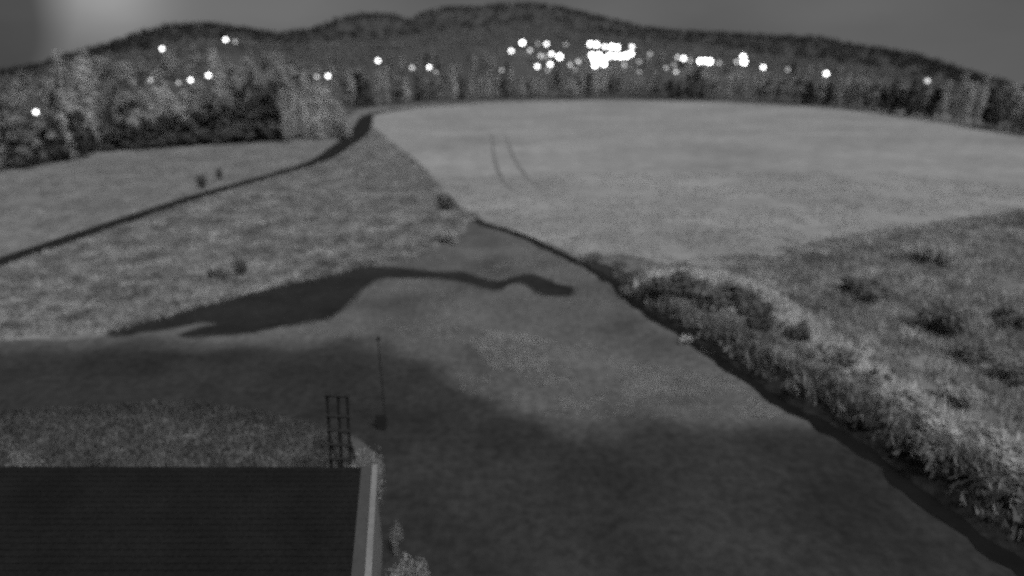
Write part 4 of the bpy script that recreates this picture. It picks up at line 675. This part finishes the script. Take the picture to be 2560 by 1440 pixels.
# ---------------------------------------------------------------- shrubs
ORD = ['first', 'second', 'third', 'fourth', 'fifth', 'sixth', 'seventh', 'eighth', 'ninth', 'tenth', 'eleventh', 'twelfth', 'thirteenth', 'fourteenth', 'fifteenth', 'sixteenth', 'seventeenth', 'eighteenth', 'nineteenth', 'twentieth']
def shrub_meshes(kind, v, material, n=900, leaf=(.06, .13)):
    g = random.Random(kind * 7 + v); pts, sz = [], []
    lobes = [(g.uniform(-.6, .6), g.uniform(-.6, .6), g.uniform(.25, .65), g.uniform(.25, .42)) for _ in range(9)]
    for k in range(n):
        l = g.choice(lobes); q = Vector((g.gauss(0, 1), g.gauss(0, 1), g.gauss(0, 1))).normalized() * g.uniform(.4, 1)
        pts.append((l[0] + q.x * l[3], l[1] + q.y * l[3], max(.02, l[2] + q.z * l[3]))); sz.append(g.uniform(*leaf))
    cm = leaf_mesh('foliage', pts, sz, material, kind + v)
    vs, fs = [], []
    for k in range(5):
        a = g.uniform(0, 6.283)
        limb(vs, fs, Vector((0, 0, -.05)), Vector((math.cos(a) * .4, math.sin(a) * .4, .55)), .03, .012, 5)
    sm = bpy.data.meshes.new('stem'); sm.from_pydata(vs, [], fs); sm.update(); sm.materials.append(M['bark'])
    return cm, sm
SHM = {(k, v): shrub_meshes(k, v, M[{0: 'leaf_pale', 2: 'shrub_dark'}[k]]) for k in (0, 2) for v in range(3)}
DARK_LABELS = ['low black shrub at the start of the dark crescent right of the stream', 'wide black shrub in the middle of the dark crescent right of the stream',
    'black shrub at the lower end of the dark crescent on the stream bank', 'round black bush on the stream bank below the crescent', 'round black bush right of the paired bank bushes, set back',
    'broad dark bush on the bank where the stream turns towards the viewer', 'small round dark bush alone above the lower stream bank', 'dark bush above the lowest reach of the stream',
    'large black bush standing out in the right-hand scrub', 'flat wide dark shrub in the upper right scrub', 'dark shrub near the right picture edge, upper of three', 'dark shrub below the large black bush in the scrub',
    'dark shrub at the right picture edge, lowest of three', 'dark bush in the bottom right corner beside the stream', 'small dark bush where the thin ditch meets the stream']
PALE_LABELS = ['pale bush between the two round black bushes', 'pale bush right of the stream below the paired black bushes', 'small bright bush close to the stream edge', 'pale broad bush on the raised bank crest',
    'pale bush beside the small round dark bush', 'pale low bush on the bank above the lowest reach', 'broad pale bush in the lower right scrub', 'pale bush near the bottom right picture edge', 'pale bush in the middle of the lower scrub',
    'pale round bush in the upper right scrub, left of a pair', 'pale round bush in the upper right scrub, right of a pair', 'small pale bush inside the dark crescent', 'flat pale bush at the field corner by the stream', 'pale low bush on the arc of bank above the crescent', 'tiny pale bush leaning over the basin edge']
OTHER = {30: 'small dark upright bush alone in the meadow above the pond', 31: 'flat dark bush just left of the upright meadow bush', 32: 'dim low bush at the lower corner of the pale field',
         33: 'small dark bush in the left meadow beyond the road, left of two', 34: 'tiny dark bush in the left meadow beyond the road, right of two', 35: 'pale bush at the head of the basin below the ditch'}
di = pi_ = 0
for i, (x, y, W, hgt, k) in enumerate(SHRUBS):
    if i in OTHER: lab = OTHER[i]
    elif k == 2: lab = DARK_LABELS[di]; di += 1
    else: lab = PALE_LABELS[pi_]; pi_ += 1
    zb = bank_z(x, y) - .05
    e = empty('shrub', (x, y, zb), rnd.uniform(0, 6.28))
    e.scale = (W / 1.9, W / 1.9, max(.45, hgt * (.7 if k == 2 and i not in OTHER else 1)) / 1.0)
    cm, sm = SHM[k, rnd.randrange(3)]
    link('foliage', cm, e); link('stem', sm, e)
    tag(e, lab, 'shrub', 'shrubs of the wild ground')

# ---------------------------------------------------------------- lamps of the town on the slope
def cyl(vs, fs, p0, p1, r0, r1, seg=8): limb(vs, fs, Vector(p0), Vector(p1), r0, r1, seg)
def globe(r, flat, seg=12, ring=8):
    vs, fs = [(0, 0, r * flat)], []
    for i in range(1, ring):
        t = math.pi * i / ring
        for k in range(seg):
            a = 6.28318 * k / seg
            vs.append((math.sin(t) * math.cos(a) * r, math.sin(t) * math.sin(a) * r, math.cos(t) * r * flat))
    vs.append((0, 0, -r * flat)); b = len(vs) - 1
    for k in range(seg): fs.append((0, 1 + k, 1 + (k + 1) % seg))
    for i in range(ring - 2):
        for k in range(seg):
            p = 1 + i * seg + k; q = 1 + i * seg + (k + 1) % seg
            fs.append((p, p + seg, q + seg, q))
    for k in range(seg): fs.append((b, b - seg + (k + 1) % seg, b - seg + k))
    return vs, fs
def mk(name, vs, fs, material, smooth=False):
    me = bpy.data.meshes.new(name); me.from_pydata(vs, [], fs); me.update()
    if smooth: me.polygons.foreach_set('use_smooth', [True] * len(me.polygons))
    me.materials.append(material); return me
vs, fs = [], []
cyl(vs, fs, (0, 0, -1), (0, 0, 0.0), .14, .1); post_me = mk('post', vs, fs, M['galv'])      # 1 m post, scaled in z
vs, fs = [], []
cyl(vs, fs, (0, 0, .0), (0, 0, .5), .55, .12, 10); cap_me = mk('cap', vs, fs, M['galv'])
GL = []
for b, (rad, st) in enumerate([(1.0, .75), (1.0, 1.8), (1.15, 7), (1.5, 11)]):
    vs, fs = globe(rad, .9); GL.append(mk('lamp_globe', vs, fs, emit('lamp_glow_%d' % b, st), True))
LL = {0: 'single bright lamp low in the wood at the left picture edge', 1: 'faint lamp leftmost of four in front of the left slope', 2: 'bright lone lamp high on the left ridge under the date',
      3: 'very faint lamp second of four in front of the left slope', 4: 'bright lamp third of four in front of the left slope', 5: 'bright lamp fourth and rightmost of four on the left slope', 6: 'brightest highest lamp on the left hill',
      7: 'faint lamp right beside the highest lamp on the left hill', 8: 'fainter left lamp of the pair above the road bend', 9: 'bright right lamp of the pair above the road bend', 10: 'lone bright lamp between the road bend pair and the town',
      11: 'fainter left lamp of the pair left of the town', 12: 'bright right lamp of the pair left of the town', 13: 'very faint lamp just below the pair left of the town', 14: 'very faint lamp low at the left start of the town',
      15: 'bright lamp at the far left of the scattered town lamps', 16: 'large bright lamp top left of the scattered town lamps', 19: 'bright upper middle lamp of the scattered town lamps', 24: 'lowest left bright lamp of the scattered town lamps',
      36: 'single lamp at the upper right corner of the dazzling cluster', 63: 'mid bright lamp just left of the double big lamp', 64: 'upper globe of the bright upright double lamp on the right', 65: 'lower globe of the bright upright double lamp on the right',
      66: 'bright lone lamp right of the upright double lamp', 67: 'faint lamp between two lone lamps right of the town', 68: 'bright lone lamp far right of the town', 69: 'faint rightmost lamp on the slope'}
lamp_seen = {}
for i, (x, y, zh, zg, b) in sorted(enumerate(LAMPS), key=lambda q: q[1][0] / q[1][1]):
    e = empty('street_lamp', (x, y, zg), rnd.uniform(0, 6.28))
    L_ = zh - zg
    sc_ = min(1.15, max(.42, math.hypot(x, y) / 500)) * rnd.uniform(.85, 1.1)
    po = link('post', post_me, e, (0, 0, L_ - .6)); po.scale = (1, 1, L_ - .3)
    gl_ = link('lamp_globe', GL[b], e, (0, 0, L_)); gl_.scale = (sc_, sc_, sc_)
    cp_ = link('cap', cap_me, e, (0, 0, L_ + sc_ * [.85, .85, 1.0, 1.4][b])); cp_.scale = (sc_, sc_, sc_)
    if i in LL: lab, gr = LL[i], 'lamps on the slopes'
    elif i < 31: lab, gr = ['faint', 'soft', 'bright', 'large'][b] + ' round lamp among scattered lamps left of the cluster', 'scattered town lamps, ' + ['faint', 'soft', 'bright', 'large'][b]
    elif i < 49: lab, gr = 'dazzling white lamp merged into the big bright cluster', 'lamps of the dazzling cluster'
    elif i < 59: lab, gr = ['faint', 'soft', 'bright'][b] + ' lamp between the cluster and the wide lamp', 'lamps right of the cluster, ' + ['faint', 'soft', 'bright'][b]
    elif i < 62: lab, gr = 'one of three white lamps merged into the wide big light', 'lamps of the wide big light'
    else: lab, gr = 'faint lamp right next to the wide big light', 'lamps on the slopes'
    if i not in LL and gr != 'lamps on the slopes':
        n_ = lamp_seen.get(lab, 0); lamp_seen[lab] = n_ + 1
        lab = lab.replace(' lamp ', ' lamp, ' + ordinal(n_) + ' from left, ', 1) if ' lamp ' in lab else ordinal(n_) + ' from left of the three white lamps in the wide big light'
    tag(e, lab, 'lamp', gr)

# ---------------------------------------------------------------- the shed with the flat roof
RZ = 5.0
shed = empty('flat_roofed_shed', (-17, 14, 0))
tag(shed, 'flat black-roofed shed with a pale right wall in the near left corner', 'shed')
off = Vector((17, -14, 0))
def poly_prism(name, plan, z0, z1, material):
    n = len(plan)
    vs = [(p[0] + off.x, p[1] + off.y, z0) for p in plan] + [(p[0] + off.x, p[1] + off.y, z1) for p in plan]
    fs = [tuple(range(n - 1, -1, -1)), tuple(range(n, 2 * n))]
    for k in range(n):
        fs.append((k, (k + 1) % n, n + (k + 1) % n, n + k))
    return mesh_obj(name, vs, fs, material, shed)
def edge(y, o_=0.0): return -7.05 + (26.0 - y) * .171 + o_       # the right-hand edge line of the shed
poly_prism('wall', [(-34, 3), (edge(3, -.02), 3), (edge(25.9, -.02), 25.9), (-34, 25.9)], -.1, RZ - .25, M['render'])
poly_prism('roof_deck', [(-34.2, 2.8), (edge(2.8, -.72), 2.8), (edge(26, -.72), 26.0), (-34.2, 26.08)], RZ - .24, RZ, M['roof'])
for k in range(62):     # overlapping courses, each lifted at its lower edge
    y0, y1 = 2.82 + k * .3735, 2.82 + k * .3735 + .3725
    x0_, x1_ = -34.1 + off.x, edge(y0, -.73) + off.x
    vs = [(x0_, y0 + off.y, RZ + .002), (x1_, y0 + off.y, RZ + .002), (x1_, y1 + off.y, RZ + .002), (x0_, y1 + off.y, RZ + .002),
          (x0_, y0 + off.y, RZ + .055), (x1_, y0 + off.y, RZ + .055), (x1_, y1 + off.y, RZ + .012), (x0_, y1 + off.y, RZ + .012)]
    mesh_obj('roof_course', vs, [(3, 2, 1, 0), (4, 5, 6, 7), (0, 1, 5, 4), (1, 2, 6, 5), (2, 3, 7, 6), (3, 0, 4, 7)], M['roof'], shed)
for k in range(6):      # verge flashing, sheet by sheet
    y0, y1 = 2.8 + k * 3.867, 2.8 + (k + 1) * 3.867 - .012
    poly_prism('verge_sheet', [(edge(y0, -.71), y0), (edge(y0, -.16), y0), (edge(y1, -.16), y1), (edge(y1, -.71), y1)], RZ - .245, RZ + .08 + .004 * (k % 2), M['verge'])
poly_prism('coping', [(edge(2.8, -.155), 2.8), (edge(2.8, .12), 2.8), (edge(26.03, .12), 26.03), (edge(26.03, -.155), 26.03)], RZ - .3, RZ + .14, M['render'])

# lattice frame standing behind the shed
fr = empty('lattice_frame', (-9.55, 27.6, 0)); fr.rotation_euler = (0, R(3.2), 0)
tag(fr, 'dark steel lattice frame rising behind the shed roof near its corner', 'frame')
def bar(name, p0, p1, r, parent, material):
    vs, fs = [], []
    limb(vs, fs, Vector(p0), Vector(p1), r, r, 6)
    return mesh_obj(name, vs, fs, material, parent)
for x_ in (-.55, .02, .5):
    bar('upright', (x_, 0, -.2), (x_, 0, 8.4), .085, fr, M['steel'])
for z_ in (1.2, 3.2, 4.4, 5.3, 6.2, 7.1, 8.35):
    bar('rail', (-.65, -.1, z_), (.6, -.1, z_), .09, fr, M['steel'])
for x_ in (-.55, .5):
    bar('stay', (x_, .06, 5.5), (x_, 2.2, 1.2), .05, fr, M['steel'])

# thin pole with a cabinet at its foot, out on the basin bed
po = empty('pole', (-9.05, 37.2, 0))
tag(po, 'thin dark pole with a dark cabinet at its foot, beyond the shed corner', 'pole')
vs, fs = [], []; limb(vs, fs, Vector((0, 0, -.2)), Vector((0, 0, 6.9)), .06, .035, 8)
mesh_obj('shaft', vs, fs, M['pole'], po)
def box(name, c, s, material, parent):
    vs = [(c[0] + s[0] * i, c[1] + s[1] * j, c[2] + s[2] * k) for k in (-.5, .5) for j in (-.5, .5) for i in (-.5, .5)]
    fs = [(0, 2, 3, 1), (4, 5, 7, 6), (0, 1, 5, 4), (2, 6, 7, 3), (0, 4, 6, 2), (1, 3, 7, 5)]
    o = mesh_obj(name, vs, fs, material, parent)
    bv = o.modifiers.new('bevel', 'BEVEL'); bv.width = .04; bv.segments = 2
    return o
box('cabinet', (-.2, -.35, .65), (.7, .4, 1.2), M['pole'], po)
box('cap', (0, 0, 6.9), (.3, .3, .12), M['pole'], po)

# grassy mound behind the shed
MX = [(-60, 2.6, 33.5), (-34, 2.9, 33.7), (-22, 3.35, 34.4), (-18, 3.05, 33.7), (-14, 2.7, 32.8), (-10.8, 2.2, 31.6), (-9.5, 1.2, 30.2), (-8.8, .4, 29.5), (-8.2, -.15, 29)]
vs, fs = [], []
cols = [-60 + 51.8 * k / 60 for k in range(61)]
def mound_z(x, y):
    hc = tab([(m[0], m[1]) for m in MX], x); yc = tab([(m[0], m[2]) for m in MX], x)
    if y < yc: f = 1 - .75 * ((yc - y) / (yc - 26.2)) ** 1.6
    else: f = max(-.1, 1 - ((y - yc) / 4.2) ** 1.5)
    return hc * f + .25 * mnoise.noise(Vector((x * .5, y * .5, 2)))* min(1, hc)
for x in cols:
    yc = tab([(m[0], m[2]) for m in MX], x)
    for k in range(11):
        y = 26.2 + (yc + 4.4 - 26.2) * k / 10
        vs.append((x, y, mound_z(x, y) if 0 < k < 10 else (-.1 if k == 10 else mound_z(x, y))))
for i in range(60):
    for k in range(10):
        a = i * 11 + k; fs.append((a, a + 11, a + 12, a + 1))
tag(mesh_obj('mound', vs, fs, M['mound'], smooth=True), kind='structure')
mw_ = grass('mound_grass', [(-34, 26.6), (-34, 37), (-16, 37), (-12, 35.5), (-9.8, 32), (-9, 29.5), (-8.8, 26.6)], 6500, .15, .42, M['tuft_dim'], 'dim rough grass on the mound behind the shed', .3, -.8, 5, 21)
co = np.empty(len(mw_.data.vertices) * 3); mw_.data.vertices.foreach_get('co', co); co = co.reshape(-1, 3)
for k in range(len(co)): co[k, 2] += mound_z(co[k, 0], co[k, 1])
mw_.data.vertices.foreach_set('co', co.reshape(-1)); mw_.data.update()

# shrubs behind and beside the shed
HEDGE = [(-24.0, 29.2, 1.5, 1.4, 'dim low bush on the mound, left of three behind the shed'), (-18.6, 28.6, 1.3, 1.2, 'dim low bush on the mound, middle of three behind the shed'), (-12.2, 29.4, 1.7, 1.5, 'dim low bush on the mound left of the lattice frame')]
DIM = [shrub_meshes(5, v, M['leaf_dim'], 900, (.03, .07)) for v in range(3)]
for k, (x, y, w, h, lab) in enumerate(HEDGE):
    e = empty('bush', (x, y, mound_z(x, y) - .1), rnd.uniform(0, 6.28)); e.scale = (w / 1.8, w / 1.8, h / 1.0)
    cm, sm = DIM[k % 3]; link('foliage', cm, e); link('stem', sm, e)
    tag(e, lab, 'bush', 'bushes behind the shed')
PALE = [shrub_meshes(8, v, M['bush_pale'], 3200, (.018, .042)) for v in range(2)]
for k, (x, y, w, h, lab) in enumerate([(-8.3, 27.7, 2.5, 6.0, 'pale bush at the rear right corner of the shed'), (-26.4, 27.3, 2.6, 5.9, 'pale leafy bush at the left picture edge behind the roof'),
                                      (-5.1, 22.4, 2.3, 2.9, 'pale bush against the right wall of the shed, lower picture edge'), (-6.15, 25.3, .9, 2.0, 'small pale bush against the shed wall above the larger one')]):
    e = empty('bush', (x, y, 0), rnd.uniform(0, 6.28)); e.scale = (w / 1.8, w / 1.8, h)
    cm, sm = PALE[k % 2]; link('foliage', cm, e); link('stem', sm, e)
    tag(e, lab, 'bush', 'pale bushes around the shed')
